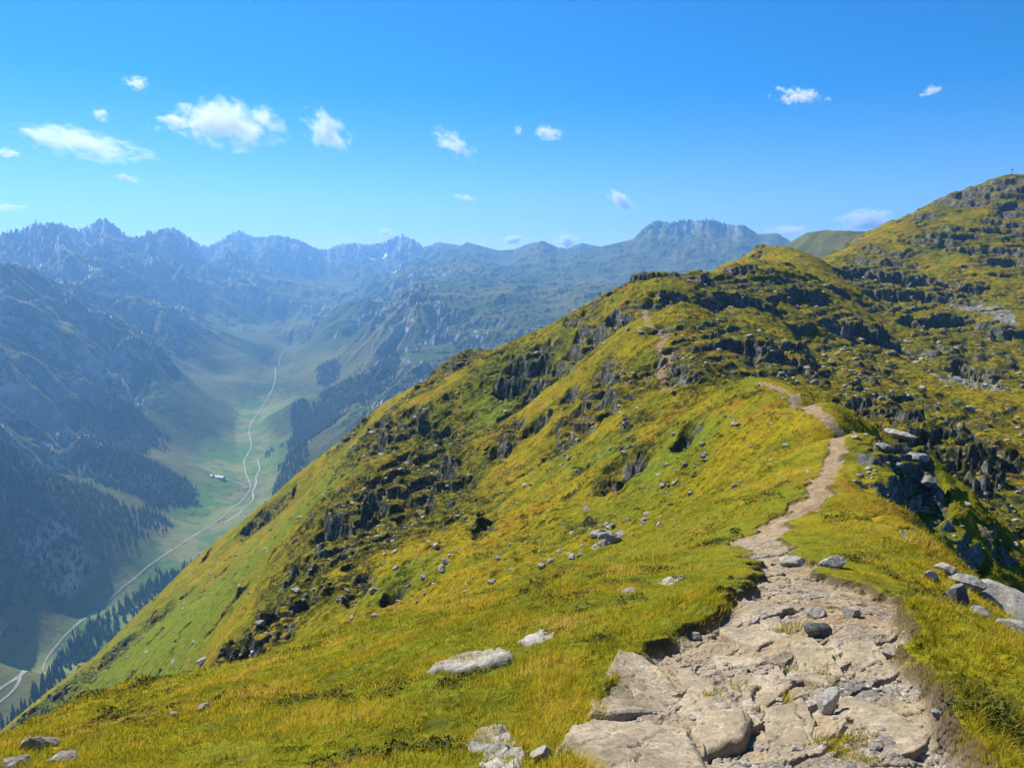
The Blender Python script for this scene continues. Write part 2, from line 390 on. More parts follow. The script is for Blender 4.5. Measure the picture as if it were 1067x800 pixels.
band = patch_field(near, ((262, 665, 50, 30, .8), (310, 615, 50, 45, .8), (350, 560, 60, 50, .8), (395, 510, 70, 55, .8), (440, 470, 60, 45, .7), (390, 455, 40, 30, .7), (560, 400, 70, 30, .6), (650, 395, 50, 18, .6), (480, 540, 50, 40, .45)))
crag = np.maximum(crag, band * 1.25 * sstep(-0.35, 0.25, fbm(x / 17 + 0.3 * gnoise(x / 9, y / 9, 47), y / 26, 4, 48)))
crag = crag + 0.10 * np.clip(fbm(x / 21, y / 21, 3, 50), -1, 1) * sstep(40, 90, r)
right = sstep(-0.02, 0.12, near.A).astype(np.float32) * sstep(110, 170, r)      # the stony corrie side has scattered outcrops everywhere
crag = np.maximum(crag, right * 0.95 * sstep(0.0, 0.5, fbm(x / 55, y / 27, 4, 52)))
scat = sstep(60, 110, r) * (1 - right) * sstep(0.55, 0.95, fbm(x / 13, y / 13, 3, 54)) * 0.8
crag = np.maximum(crag, scat)
crag = np.clip(crag + 0.22 * fbm(x / 5.5, y / 5.5, 3, 56) * sstep(0.15, 0.5, crag), 0, 1.5)
cm = sstep(0.30, 0.58, crag)                                    # where bare rock may stand

# meadow relief
lo = sstep(100, 220, r)
z = near.z.astype(np.float32)
z0 = z.copy()
z += lo * 3.2 * fbm(x / 95, y / 95, 2, 10) * (1 - sstep(500, 900, r) * 0.3)
z += sstep(35, 90, r) * 1.5 * fbm(x / 34, y / 34, 2, 11)
z += sstep(12, 40, r) * 0.42 * fbm(x / 11, y / 11, 2, 12) * (1 - 0.7 * path)
z += (0.13 * fbm(x / 3.1, y / 3.1, 2, 13) * sstep(2, 6, r) + 0.045 * fbm(x / 0.9, y / 0.9, 2, 14)) * (1 - 0.75 * path)
tuss = (0.035 * ridged(x / 0.42, y / 0.42, 2, 15)) * (1 - path) * (1 - sstep(30, 60, r))
z += tuss
mid = sstep(22, 55, r) * (1 - path)
calm = sstep(0.3, 4.5, np.minimum(pd, pd2 + 1.0))
z += mid * 0.40 * (ridged(x / 5.2, y / 5.2, 3, 17) - 0.55)
z += mid * 0.22 * (ridged(x / 1.7, y / 1.7, 2, 18) - 0.5) * (1 - sstep(250, 500, r))
# cattle terraces on the steep flank
z += 0.25 * sstep(60, 120, r) * gnoise((z + 0.3 * x) / 2.4, x / 40 + y / 40, 16) * (1 - cm)
z = z0 + (z - z0) * np.where((r > 9) & (r < 125), 0.15 + 0.85 * calm, 1)
# outcrops: ledges and broken blocks
edge = sstep(0.22, 0.50, crag) * np.where((r > 9) & (r < 125), sstep(0.2, 2.2, np.minimum(pd, pd2 + 1)), 1)
def ledges(z, h, warp, lo=0.60, hi=0.93):
    t = (z + warp) / h
    f = t - np.floor(t)
    return (sstep(lo, hi, f) - f) * h
k = sstep(18, 60, r)
tilt = 0.10 * x - 0.05 * y
w1 = 2.8 * fbm(x / 24, y / 24, 3, 21) * k + 0.35 * fbm(x / 5.5, y / 5.5, 2, 22) + tilt
hgt = np.where(r > 170, 7.5, np.where(r < 60, 1.9, 6.2))
flank = sstep(70, 110, r) * (1 - sstep(0.08, 0.16, near.A))
m = edge * np.clip(crag, 0.4, 1.2) * (1 + 0.35 * flank)
z += m * 1.6 * k * fbm(x / 14, y / 14, 3, 29)
z += m * 0.95 * ledges(z, hgt, w1)
z += m * 0.75 * ledges(z, hgt * 0.31, 0.5 * fbm(x / 6, y / 6, 3, 28) + 0.07 * fbm(x / 1.6, y / 1.6, 2, 30) - tilt, 0.5, 0.9)
f1, f2, c1, c2, c3, dx, dy = cells(x / 5.2 + 0.35 * gnoise(x / 4, y / 4, 23), y / 3.4, 24)
f1b, f2b, d1, d2, d3, ex, ey = cells(x / 1.7 + 0.3 * gnoise(x / 1.3, y / 1.3, 25), y / 1.2, 26)
blk = k * (1.1 * (c3 - 0.45) + 1.2 * ((c1 - .5) * dx + (c2 - .5) * dy)) + (0.3 + 0.7 * k) * (0.42 * (d3 - 0.45) + 0.8 * ((d1 - .5) * ex + (d2 - .5) * ey))
crack = k * 0.5 * (1 - sstep(0, 0.10, f2 - f1)) + 0.2 * (1 - sstep(0, 0.14, f2b - f1b))
z += edge * cm * (0.5 + 0.2 * flank) * (blk - crack)
z += edge * np.clip(crag - 0.3, 0, 1) * 1.4 * k * np.where(r < 110, 0.45, 1)
# crag mass on the right edge of the ridge
# boulder fields and scree
screes = ((1005, 397, 45, 9), (985, 300, 40, 14, .7), (960, 310, 50, 12, .6), (1000, 320, 60, 12, .8), (925, 330, 26, 10, .6), (880, 300, 14, 24, .5), (405, 625, 12, 20, .8), (1050, 330, 25, 20, .7), (690, 380, 8, 20, .6))
scree = patch_field(near, screes)
scree = sstep(0.45, 1.0, scree + 0.35 * fbm(x / 12, y / 12, 3, 60))
g1, g2, h1, h2, h3, gx, gy = cells(x / 1.7, y / 1.7, 61)
z += scree * (1 - cm) * 0.9 * np.clip(0.55 - g1, 0, 1) * (0.4 + h3)
# path: worn below the turf, with a broken bank and slabby bedrock
nearpath = (r < 30)
z -= path * (0.13 + 0.05 * gnoise(x / 2.2, y / 2.2, 30)) * np.where(r < 14, 1, 0.8)
z += 0.07 * np.exp(-((pd - 0.10) / 0.16) ** 2) * (1 - sstep(9, 14, r))
ca, sa = math.cos(0.55), math.sin(0.55)
px_, py_ = (x * ca + y * sa), (-x * sa + y * ca)
p1, p2, q1, q2, q3, qx, qy = cells(px_ / 0.95 + 0.2 * gnoise(x * 2, y * 2, 33), py_ / 0.5, 31)
s1, s2, v1, v2, v3, vx, vy = cells(px_ / 0.27 + 0.15 * gnoise(x * 6, y * 6, 34), py_ / 0.17, 35)
rocky = sstep(-0.55, 0.15, fbm(x / 1.6, y / 1.6, 2, 36) - 0.25 * (x - 0.38 * y - 0.3) ) * path * (1 - sstep(14, 20, r))
z += rocky * (0.045 * (q3 - 0.5) + 0.12 * ((q1 - .5) * qx + (q2 - .5) * qy) - 0.05 * (1 - sstep(0, 0.1, p2 - p1)))
z += rocky * (0.022 * (v3 - 0.5) + 0.05 * ((v1 - .5) * vx + (v2 - .5) * vy) - 0.012 * (1 - sstep(0, 0.12, s2 - s1)))
z += path * (0.014 * fbm(x / 0.16, y / 0.16, 3, 37) + 0.008 * fbm(x / 0.04, y / 0.04, 2, 38)) * (1 - sstep(12, 25, r))
fresh = patch_field(near, ((150, 685, 90, 40), (235, 620, 60, 50), (290, 560, 40, 30), (330, 520, 30, 20), (60, 740, 50, 20, .7), (640, 470, 60, 16, .7), (715, 480, 50, 22, .8), (560, 385, 50, 14, .7), (520, 430, 50, 20, .6), (420, 600, 40, 14, .6), (690, 365, 24, 14, .6), (1010, 590, 60, 40, .7), (980, 250, 30, 50, .5)))
fresh = sstep(0.3, 0.9, fresh + 0.45 * fbm(x / 18, y / 18, 3, 59) + 0.12)
near.z = z.astype(np.float64)
near.attr = {"rock": np.clip(np.maximum(cm, 0) , 0, 1), "path": np.maximum(path, path2 * 0.9), "bedrock": rocky, "pathdist": np.clip(np.minimum(pd, pd2), 0, 5), "scree": scree * (1 - cm), "fresh": fresh, "heath": sstep(0.12, 0.4, np.clip(crag + 0.5 * band, 0, 1) + 0.25 * fbm(x / 9, y / 9, 3, 58)) * sstep(25, 70, r) * (1 - path) * (1 - 0.3 * right), "bank": np.exp(-((pd - 0.02) / 0.10) ** 2) * (r < 40)}

# ------------------------------------------------------------------ valley and far ranges: gullied by running water
x, y, r = far.x, far.y, far.r
z = far.z.copy()
base = far.z.copy()
def grad(z):
    dr = np.gradient(z, axis=0) / np.maximum(np.gradient(far.r, axis=0), 1e-6)
    da = np.gradient(z, axis=1) / (np.gradient(far.A, axis=1) * far.r)
    s, c = np.sin(far.A), np.cos(far.A)
    return dr * s + da * c, dr * c - da * s
def gullies(x, y, gx, gy, s, seed):
    n = np.hypot(gx, gy) + 1e-6
    px, py = (-gy / n).astype(np.float32), (gx / n).astype(np.float32)
    fx, fy = np.floor(x / s), np.floor(y / s)
    ix, iy = fx.astype(np.int64), fy.astype(np.int64)
    C = S = W = 0
    for ox in (-1, 0, 1):
        for oy in (-1, 0, 1):
            jx, jy = ix + ox, iy + oy
            a, b = _rnd(jx, jy, seed), _rnd(jx, jy, seed + 1)
            dx = (x / s - (jx + a)).astype(np.float32); dy = (y / s - (jy + b)).astype(np.float32)
            w = np.exp(-2.2 * (dx * dx + dy * dy))
            ph = (dx * px + dy * py) * np.float32(2 * np.pi * 1.1) + _rnd(jx, jy, seed + 2) * 1.5
            C = C + w * np.cos(ph); S = S + w * np.sin(ph); W = W + w
    return C / np.maximum(np.hypot(C, S), 0.25 * W)
floor_z = np.interp(y, axis[:, 1], axis[:, 2])
ax_x = np.interp(y, axis[:, 1], axis[:, 0]); ax_d = np.abs(x - ax_x - 25 * gnoise(y / 300, y * 0, 101))
vee = sstep(1900, 2900, y) * (1 - sstep(6400, 7400, y)) * (1 - sstep(120, 420, z - floor_z))
spurs = 0.6 + 0.8 * gnoise(y / 420 + np.where(x > ax_x, 3.7, 0.0), x * 0 + 0.3, 102)
z += vee * 120 * (1 - np.exp(-np.clip(ax_d - 55, 0, None) / 190)) * spurs
base = z.copy()
above = z - floor_z
amp = np.maximum(sstep(30, 380, above) * (1 - (1 - sstep(90, 480, ax_d)) * (1 - sstep(3600, 4600, y))), 0.55 * sstep(4300, 5200, y))
upland0 = sstep(-0.16, -0.03, far.A) * (1 - sstep(120, 420, base))
high = sstep(480, 850, above) * sstep(3600, 4600, r) * (1 - upland0)
upland = sstep(-0.16, -0.03, far.A) * (1 - sstep(120, 420, base)) * sstep(250, 420, above)     # the hummocky alp right of the valley
# broad relief
z += amp * (1 - 0.4 * upland) * 60 * fbm(x / 900, y / 900, 3, 70)
z += amp * (1 - upland) * 85 * (ridged(x / 1500 + 0.25 * fbm(x / 900, y / 900, 2, 77), y / 1500, 2, 78) - 0.6)
z += high * 170 * (ridged(x / 1100 + 0.2 * fbm(x / 700, y / 700, 2, 72), y / 1100, 3, 71, gain=0.42) - 0.75)
z += upland * (20 * (ridged(x / 420, y / 420, 3, 74) - 0.6) + 11 * fbm(x / 160, y / 160, 3, 75))
for s, a, sd in ((620, 62, 81), (300, 40, 82), (150, 15, 83), (74, 6, 84), (36, 2.6, 85)):
    gx, gy = grad(z if s < 500 else base)
    sl = np.hypot(gx, gy)
    k = amp * sstep(0.12, 0.55, sl) * (1 - 0.75 * upland) * (1 + 0.35 * high)
    z += k * a * gullies(x, y, gx, gy, s, sd)
z += amp * (2.5 + 3 * high) * (1 - 0.6 * upland) * (ridged(x / 95, y / 95, 4, 90) - 0.7)
z += high * (9 * (ridged(x / 300 + 0.3 * fbm(x / 200, y / 200, 2, 97), y / 300, 3, 96) - 0.75) + 1.5 * (ridged(x / 95, y / 95, 3, 98) - 0.7))
z += (1.0 + 2.0 * amp) * fbm(x / 40, y / 40, 3, 91)
# cliffs bands
cl = sstep(0.1, 0.5, fbm(x / 350, y / 350, 3, 93)) * amp
hh = 46.0
tt = (z + 22 * fbm(x / 120, y / 120, 3, 94)) / hh
ff = tt - np.floor(tt)
z += cl * (0.3 + 0.4 * high) * (1 - 0.7 * upland) * (sstep(0.6, 0.95, ff) - ff) * hh
near_hill = (1 - sstep(2100, 2700, r)) * sstep(0.1, 0.25, far.A)
z = base + (z - base) * (1 - 0.8 * near_hill) + near_hill * 6 * fbm(x / 90, y / 90, 3, 99)
# bring the crest lines to their surveyed heights
sk = np.array([(lambda ae: (float(ae[0]), float(ae[1]), rr))(ray(a, b)) for a, b, rr in sky_pts])
e_t = np.interp(far.az, sk[:, 0], sk[:, 1]); r_t = np.interp(far.az, sk[:, 0], sk[:, 2])
for it in range(2):
    w = np.exp(-((far.L - np.log(r_t)[None, :]) / 0.16) ** 2)
    cut = w > 0.02
    e_now = np.where(far.r > 3900, z / far.r, -9).max(0)
    d = e_t - e_now
    ker = np.hanning(max(3, int(9 * Q)) + 2); ker /= ker.sum()
    d = np.convolve(np.pad(d, len(ker) // 2, mode='edge'), ker, 'valid')[:len(d)]
    # raise with the crest, lower everything that tops it
    over = np.where(d < 0, 1.0, 0)[None, :] * sstep(0.0, 0.02, z / far.r - e_t[None, :] + 0.02) * (far.r > 3900)
    z += d[None, :] * far.r * np.maximum(w, over)
# the dark spur on the left
sp = np.array([(float(ray(a, b)[0]), float(ray(a, b)[1]), q) for a, b, q in ((-400, 240, 3200), (-150, 262, 3200), (0, 278, 3230), (30, 284, 3260), (62, 302, 3300), (105, 322, 3450), (150, 345, 3700), (200, 362, 3900))])
e_s = np.interp(far.az, sp[:, 0], sp[:, 1], right=1.0); zone = (far.r > 1500) & (far.r < 3900) & (far.az < sp[-1, 0])[None, :]
top = np.where(zone, z / far.r, -9).max(0); dd = np.where(far.az < sp[-1, 0], e_s - top, 0)
dd = np.convolve(np.pad(dd, len(ker) // 2, mode='edge'), ker, 'valid')[:len(dd)]
r_s = np.interp(far.az, sp[:, 0], sp[:, 2])
fade = np.exp(-((far.L - np.log(r_s)[None, :]) / 0.30) ** 2) * (1 - sstep(sp[-3, 0], sp[-1, 0], far.az))[None, :]
z += dd[None, :] * far.r * fade
far.z = z
gx, gy = grad(z)
far.attr = {"above": above / 1000.0 * (1 - 0.6 * near_hill), "upland": upland, "slope": np.hypot(gx, gy)}

woods = ((60, 510, 70, 40), (140, 500, 45, 26), (100, 560, 50, 30), (20, 560, 50, 40), (170, 515, 20, 12), (6, 640, 34, 26), (30, 615, 30, 20), (20, 490, 50, 26, .8), (125, 462, 48, 20, .9), (80, 684, 18, 8), (100, 664, 22, 6), (130, 634, 24, 6), (180, 602, 22, 5), (165, 545, 26, 12),
         (300, 485, 16, 14), (325, 455, 26, 22), (350, 420, 30, 22), (380, 390, 32, 20), (405, 378, 22, 10, .7), (340, 395, 16, 15, .7), (312, 430, 12, 18))
wood = patch_field(far, woods, 0, (0.3, 2.5))
wood = wood + 0.35 * fbm(x / 260, y / 260, 4, 95)
far.attr["wood"] = sstep(0.35, 0.6, wood) * np.where(x > ax_x, sstep(12, 40, np.abs(x - ax_x)), sstep(45, 110, np.abs(x - ax_x)))
def ground(x, y):
    x, y = np.atleast_1d(np.asarray(x, float)), np.atleast_1d(np.asarray(y, float))
    rr = np.hypot(x, y)
    a = np.where(rr < 1850, near.sample(x, y), -1e9); b = np.where(rr > 820, far.sample(x, y), -1e9)
    return np.maximum(a, b)
def spot(px, py):
    """ground point under a pixel of the survey photograph"""
    c = near.hit(px, py)
    a, e = ray(px, py)
    rc = math.hypot(c[0], c[1])
    if rc < 1800 and abs(c[2] - float(e) * rc) < 0.03 * rc: return c
    return far.hit(px, py)
# ------------------------------------------------------------------ materials
class N:
    def __init__(self, name):
        self.m = bpy.data.materials.new(name); self.m.use_nodes = True
        self.t = self.m.node_tree; self.t.nodes.clear()
        self.out = self.t.nodes.new("ShaderNodeOutputMaterial")
        self.b = self.t.nodes.new("ShaderNodeBsdfPrincipled")
        self.b.inputs["Specular IOR Level"].default_value = 0.2
        self.t.links.new(self.b.outputs[0], self.out.inputs[0])
    def n(self, kind, **kw):
        nd = self.t.nodes.new("ShaderNode" + kind)
        for k, v in kw.items(): setattr(nd, k, v)
        return nd
    def put(self, sock, v):
        if v is None: return
        if isinstance(v, bpy.types.NodeSocket): self.t.links.new(v, sock)
        elif isinstance(v, (tuple, list)): sock.default_value = (*v, 1) if len(v) == 3 and len(sock.default_value) == 4 else v
        else: sock.default_value = v
    def math(self, op, a, b=None, c=None, clamp=False):
        nd = self.n("Math", operation=op, use_clamp=clamp)
        self.put(nd.inputs[0], a); self.put(nd.inputs[1], b); self.put(nd.inputs[2], c)
        return nd.outputs[0]
    def mix(self, f, a, b, mode='MIX'):
        nd = self.n("Mix", data_type='RGBA', blend_type=mode)
        self.put(nd.inputs[0], f); self.put(nd.inputs[6], a); self.put(nd.inputs[7], b)
        return nd.outputs[2]
    def pos(self):
        if not hasattr(self, "_geo"): self._geo = self.n("NewGeometry")
        return self._geo.outputs["Position"]
    def nz(self):
        self.pos()
        s = self.n("SeparateXYZ"); self.put(s.inputs[0], self._geo.outputs["Normal"]); return s.outputs[2]
    def attr(self, name):
        return self.n("Attribute", attribute_name=name).outputs["Fac"]
    def scaled(self, v, sc_):
        nd = self.n("Mapping"); self.put(nd.inputs[0], v); nd.inputs["Scale"].default_value = sc_; return nd.outputs[0]
    def noise(self, size, detail=4, rough=0.55, vec=None, dist=0.0):
        nd = self.n("TexNoise"); self.put(nd.inputs["Vector"], vec or self.pos())
        nd.inputs["Scale"].default_value = 1.0 / size; nd.inputs["Detail"].default_value = detail; nd.inputs["Roughness"].default_value = rough; nd.inputs["Distortion"].default_value = dist
        return nd.outputs[0]
    def voro(self, size, feature='F1', vec=None, out=0):
        nd = self.n("TexVoronoi", feature=feature); self.put(nd.inputs["Vector"], vec or self.pos()); nd.inputs["Scale"].default_value = 1.0 / size
        return nd.outputs[out]
    def ramp(self, f, lo, hi):
        nd = self.n("MapRange", interpolation_type='SMOOTHSTEP'); self.put(nd.inputs[0], f)
        nd.inputs[1].default_value = lo; nd.inputs[2].default_value = hi
        return nd.outputs[0]
    def bump(self, h, dist, strength=1.0, prev=None):
        nd = self.n("Bump"); self.put(nd.inputs["Height"], h); nd.inputs["Distance"].default_value = dist; self.put(nd.inputs["Strength"], strength)
        self.put(nd.inputs["Normal"], prev)
        return nd.outputs[0]
    def done(self, color, normal=None, rough=0.9):
        self.put(self.b.inputs["Base Color"], color); self.put(self.b.inputs["Normal"], normal); self.put(self.b.inputs["Roughness"], rough)
        return self.m

def rock_color(k, s=1.0, warm=0.0):
    """grey schist with pale lichen, dark lichen and a few rusty streaks"""
    c = k.mix(k.ramp(k.noise(1.3 * s, 6, 0.62), 0.33, 0.68), (0.085, 0.085, 0.088), (0.27 + warm * .07, 0.262 + warm * .03, 0.245))
    c = k.mix(k.ramp(k.noise(0.35 * s, 5, 0.7), 0.5, 0.72), c, (0.36 + warm * .08, 0.35 + warm * .03, 0.31))
    c = k.mix(k.math('MULTIPLY', k.ramp(k.noise(0.11 * s, 4, 0.7), 0.56, 0.64), 0.75), c, (0.055, 0.056, 0.05))
    c = k.mix(k.math('MULTIPLY', k.ramp(k.noise(0.03 * s, 3, 0.75), 0.54, 0.66), 0.6), c, (0.07, 0.068, 0.06))
    c = k.mix(k.ramp(k.noise(0.07 * s, 4, 0.75), 0.38, 0.62), k.mix(1.0, c, (0.55, 0.55, 0.55), 'MULTIPLY'), k.mix(1.0, c, (1.25, 1.22, 1.15), 'MULTIPLY'))
    c = k.mix(k.math('MULTIPLY', k.ramp(k.noise(0.9 * s, 3, 0.6, dist=1.0), 0.58, 0.75), 0.35), c, (0.24, 0.24, 0.10))
    return c

def turf_material():
    k = N("alpine_turf"); k.b.inputs["Specular IOR Level"].default_value = 0.04
    big, mid, sml, fin = k.noise(26, 4, 0.6), k.noise(6.5, 4, 0.6), k.noise(1.1, 4, 0.6), k.noise(0.16, 4, 0.65)
    yel, grn, brn, drk, pale = (0.212, 0.163, 0.006), (0.105, 0.115, 0.006), (0.20, 0.10, 0.012), (0.030, 0.036, 0.007), (0.31, 0.21, 0.018)
    f = k.math('ADD', k.math('MULTIPLY', big, 0.55), k.math('MULTIPLY', mid, 0.45))
    c = k.mix(k.ramp(f, 0.40, 0.58), grn, yel)
    c = k.mix(k.math('MULTIPLY', k.ramp(k.noise(9, 5, 0.65, dist=0.6), 0.50, 0.66), 0.72), c, brn)
    c = k.mix(k.math('MULTIPLY', k.ramp(sml, 0.55, 0.72), 0.6), c, drk)
    c = k.mix(k.math('MULTIPLY', k.ramp(fin, 0.5, 0.75), 0.55), c, pale)
    c = k.mix(k.math('MULTIPLY', k.ramp(k.noise(0.45, 5, 0.7), 0.48, 0.66), 0.6), c, drk)
    c = k.mix(k.math('MULTIPLY', k.ramp(k.noise(3.2, 6, 0.7, dist=0.5), 0.54, 0.66), 0.65), c, (0.05, 0.058, 0.008))
    c = k.mix(k.math('MULTIPLY', k.attr('fresh'), 0.85), c, k.mix(k.ramp(k.noise(2.0, 5, 0.65), 0.4, 0.6), (0.125, 0.15, 0.010), (0.075, 0.105, 0.010)))
    rc = k.mix(0.22, rock_color(k, 3.0), (0.045, 0.045, 0.042))
    rc = k.mix(k.math('MULTIPLY', k.ramp(k.noise(2.6, 5, 0.65), 0.54, 0.64), 0.8), rc, (0.045, 0.050, 0.010))
    sc_c = k.mix(k.ramp(k.noise(1.2, 5, 0.75), 0.4, 0.62), (0.10, 0.10, 0.085), (0.27, 0.26, 0.23))
    rkn = k.math('ADD', k.attr("rock"), k.math('MULTIPLY', k.math('SUBTRACT', k.noise(2.2, 6, 0.65), 0.5), 0.9))
    steep = k.math('SUBTRACT', 1.0, k.nz())
    ledge = k.ramp(k.math('ADD', steep, k.math('MULTIPLY', k.math('SUBTRACT', k.noise(0.8, 5, 0.6), 0.5), 0.35)), 0.15, 0.32)
    rk = k.math('MULTIPLY', k.ramp(rkn, 0.35, 0.6), ledge)
    rk = k.math('MAXIMUM', rk, k.ramp(steep, 0.56, 0.72))
    scn = k.ramp(k.math('ADD', k.attr("scree"), k.math('MULTIPLY', k.math('SUBTRACT', k.noise(0.9, 5, 0.7), 0.5), 1.2)), 0.45, 0.6)
    c = k.mix(scn, c, sc_c)
    c = k.mix(rk, c, rc)
    c = k.mix(k.math('MULTIPLY', k.attr('heath'), k.ramp(k.noise(1.6, 5, 0.7), 0.40, 0.58)), c, (0.030, 0.034, 0.008))
    soil = k.mix(k.ramp(k.noise(0.35, 6, 0.65), 0.35, 0.7), (0.15, 0.098, 0.055), (0.27, 0.208, 0.122))
    soil = k.mix(k.ramp(k.noise(0.05, 4, 0.7), 0.5, 0.7), soil, (0.34, 0.275, 0.185))
    soil = k.mix(k.ramp(k.noise(0.018, 3, 0.7), 0.55, 0.75), soil, (0.09, 0.07, 0.05))
    soil = k.mix(k.math('MULTIPLY', k.ramp(k.noise(0.9, 3, 0.6), 0.56, 0.7), 0.6), soil, (0.13, 0.085, 0.06))
    br = k.mix(k.attr("bedrock"), soil, k.mix(k.ramp(k.noise(0.7, 4, 0.6), 0.3, 0.7), rock_color(k, 0.3, 1.0), (0.26, 0.20, 0.12)))
    c = k.mix(k.attr("path"), c, br)
    c = k.mix(k.math('MULTIPLY', k.attr("bank"), k.math('MULTIPLY', k.ramp(k.nz(), 0.9, 0.75), 0.8)), c, (0.06, 0.04, 0.025))
    b = k.bump(k.noise(3.5, 7, 0.75), 0.9, k.math('ADD', 0.45, k.math('MULTIPLY', rk, 0.5)))
    b = k.bump(k.noise(0.30, 5, 0.7), 0.06, 0.7, b)
    b = k.bump(k.noise(0.05, 4, 0.7), 0.010, 0.8, b)
    return k.done(c, b, 0.95)

def upland_material():
    k = N("mountain_land"); k.b.inputs["Specular IOR Level"].default_value = 0.04
    ab, up, sl = k.attr("above"), k.attr("upland"), k.attr("slope")
    n1, n2, n3 = k.noise(420, 6, 0.6), k.noise(110, 6, 0.65), k.noise(28, 5, 0.65)
    grass = k.mix(k.ramp(n1, 0.4, 0.62), (0.040, 0.062, 0.012), (0.105, 0.100, 0.024))
    grass = k.mix(k.math('MULTIPLY', k.ramp(n2, 0.48, 0.66), 0.6), grass, (0.045, 0.055, 0.02))
    grass = k.mix(k.math('MULTIPLY', k.ramp(n3, 0.52, 0.68), 0.5), grass, (0.15, 0.14, 0.06))
    floor_c = k.mix(k.ramp(k.noise(130, 5, 0.65), 0.42, 0.58), (0.075, 0.135, 0.018), (0.17, 0.17, 0.05))
    floor_c = k.mix(k.math('MULTIPLY', k.ramp(k.noise(38, 5, 0.7), 0.54, 0.66), 0.7), floor_c, (0.035, 0.055, 0.015))
    c = k.mix(k.ramp(k.math('ADD', ab, k.math('MULTIPLY', k.math('SUBTRACT', n2, 0.5), 0.1)), 0.008, 0.045), floor_c, grass)
    grass = k.mix(k.math('MULTIPLY', up, 0.9), grass, k.mix(k.ramp(n2, 0.4, 0.6), (0.24, 0.22, 0.09), (0.14, 0.155, 0.045)))
    rock = k.mix(k.ramp(k.noise(60, 6, 0.7), 0.35, 0.65), (0.10, 0.096, 0.092), (0.33, 0.31, 0.285))
    rock = k.mix(k.ramp(k.noise(240, 4, 0.6), 0.55, 0.7), rock, (0.38, 0.365, 0.335))
    hi = k.math('ADD', ab, k.math('MULTIPLY', k.math('SUBTRACT', n1, 0.5), 0.5))
    f = k.math('MULTIPLY', k.ramp(hi, 0.62, 0.88), k.math('SUBTRACT', 1.0, k.math('MULTIPLY', up, 0.75)))
    st = k.ramp(k.math('SUBTRACT', k.math('ADD', sl, k.math('MULTIPLY', k.math('SUBTRACT', n3, 0.5), 0.5)), k.math('MULTIPLY', up, 0.45)), 1.35, 2.0) if True else k.ramp(k.math('ADD', sl, k.math('MULTIPLY', k.math('SUBTRACT', n3, 0.5), 0.5)), 1.35, 2.0)
    c = k.mix(k.math('MAXIMUM', f, st), c, rock)
    b = k.bump(k.noise(45, 8, 0.72), 14, 0.5)
    return k.done(c, b, 0.95)

def simple(name, c, rough=0.9):
    k = N(name); return k.done(c, None, rough)
turf = turf_material()
near.build("mountain_ridge", turf)
far.build("mountain_terrain", upland_material())

# ------------------------------------------------------------------ air
def make_haze():
    me = bpy.data.meshes.new("haze")
    x0, x1, y0, y1, z0, z1 = -10500, 10500, -3000, 11700, -2600, 620
    vs = [(x, y, z) for x in (x0, x1) for y in (y0, y1) for z in (z0, z1)]
    me.from_pydata(vs, [], [(0, 1, 3, 2), (4, 6, 7, 5), (0, 4, 5, 1), (2, 3, 7, 6), (0, 2, 6, 4), (1, 5, 7, 3)])
    m = bpy.data.materials.new("haze"); m.use_nodes = True
    t = m.node_tree; t.nodes.clear()
    o = t.nodes.new("ShaderNodeOutputMaterial"); v = t.nodes.new("ShaderNodeVolumePrincipled")
    v.inputs["Color"].default_value = (0.23, 0.53, 1.0, 1)
    v.inputs["Density"].default_value = 0.0001
    v.inputs["Anisotropy"].default_value = 0.33
    t.links.new(v.outputs[0], o.inputs["Volume"])
    me.materials.append(m)
    h = bpy.data.objects.new("haze", me); col.objects.link(h); h["kind"] = "stuff"
make_haze()
# ------------------------------------------------------------------ helpers for things
def mesh_obj(name, v, f, mat, smooth=True, parent=None):
    me = bpy.data.meshes.new(name)
    me.from_pydata([tuple(map(float, p)) for p in v], [], [tuple(int(i) for i in q) for q in f])
    me.materials.append(mat)
    if smooth: me.polygons.foreach_set("use_smooth", [True] * len(me.polygons))
    me.update()
    o = bpy.data.objects.new(name, me); col.objects.link(o)
    if parent: o.parent = parent
    return o
def tag(o, label, cat, group=None):
    o["label"] = label; o["category"] = cat
    if group: o["group"] = group
    return o
def fast_mesh(name, v, tri, mat, attrs=None, smooth=False):
    me = bpy.data.meshes.new(name)
    me.vertices.add(len(v)); me.vertices.foreach_set("co", np.ascontiguousarray(v, np.float32).ravel())
    me.loops.add(tri.size); me.polygons.add(len(tri))
    me.loops.foreach_set("vertex_index", np.ascontiguousarray(tri, np.int32).ravel())
    me.polygons.foreach_set("loop_start", np.arange(0, tri.size, tri.shape[1], dtype=np.int32))
    me.update(calc_edges=True)
    if smooth: me.polygons.foreach_set("use_smooth", np.ones(len(tri), bool))
    for k, a in (attrs or {}).items():
        at = me.attributes.new(k, 'FLOAT', 'POINT'); at.data.foreach_set("value", np.ascontiguousarray(a, np.float32))
    me.materials.append(mat)
    o = bpy.data.objects.new(name, me); col.objects.link(o)
    return o
def rock_material(name, warm, s, tint=None):
    k = N(name)
    k._geo = k.n("NewGeometry")
    c = rock_color(k, s, warm)
    if tint: c = k.mix(tint[0], c, tint[1])
    b = k.bump(k.noise(0.22 * s, 6, 0.72), 0.06 * s, 0.9)
    b = k.bump(k.noise(0.03 * s, 4, 0.7), 0.012 * s, 0.9, b)
    return k.done(c, b, 0.9)
M_slab = rock_material("path_bedrock", 1.0, 0.42, (0.42, (0.34, 0.255, 0.13)))
M_pale = rock_material("pale_lichen_rock", 0.5, 0.5, (0.38, (0.34, 0.315, 0.25)))
M_white = rock_material("white_quartz_rock", 0.3, 0.4, (0.75, (0.46, 0.43, 0.36)))
M_grey = rock_material("grey_schist", 0.2, 0.7, (0.25, (0.26, 0.25, 0.22)))
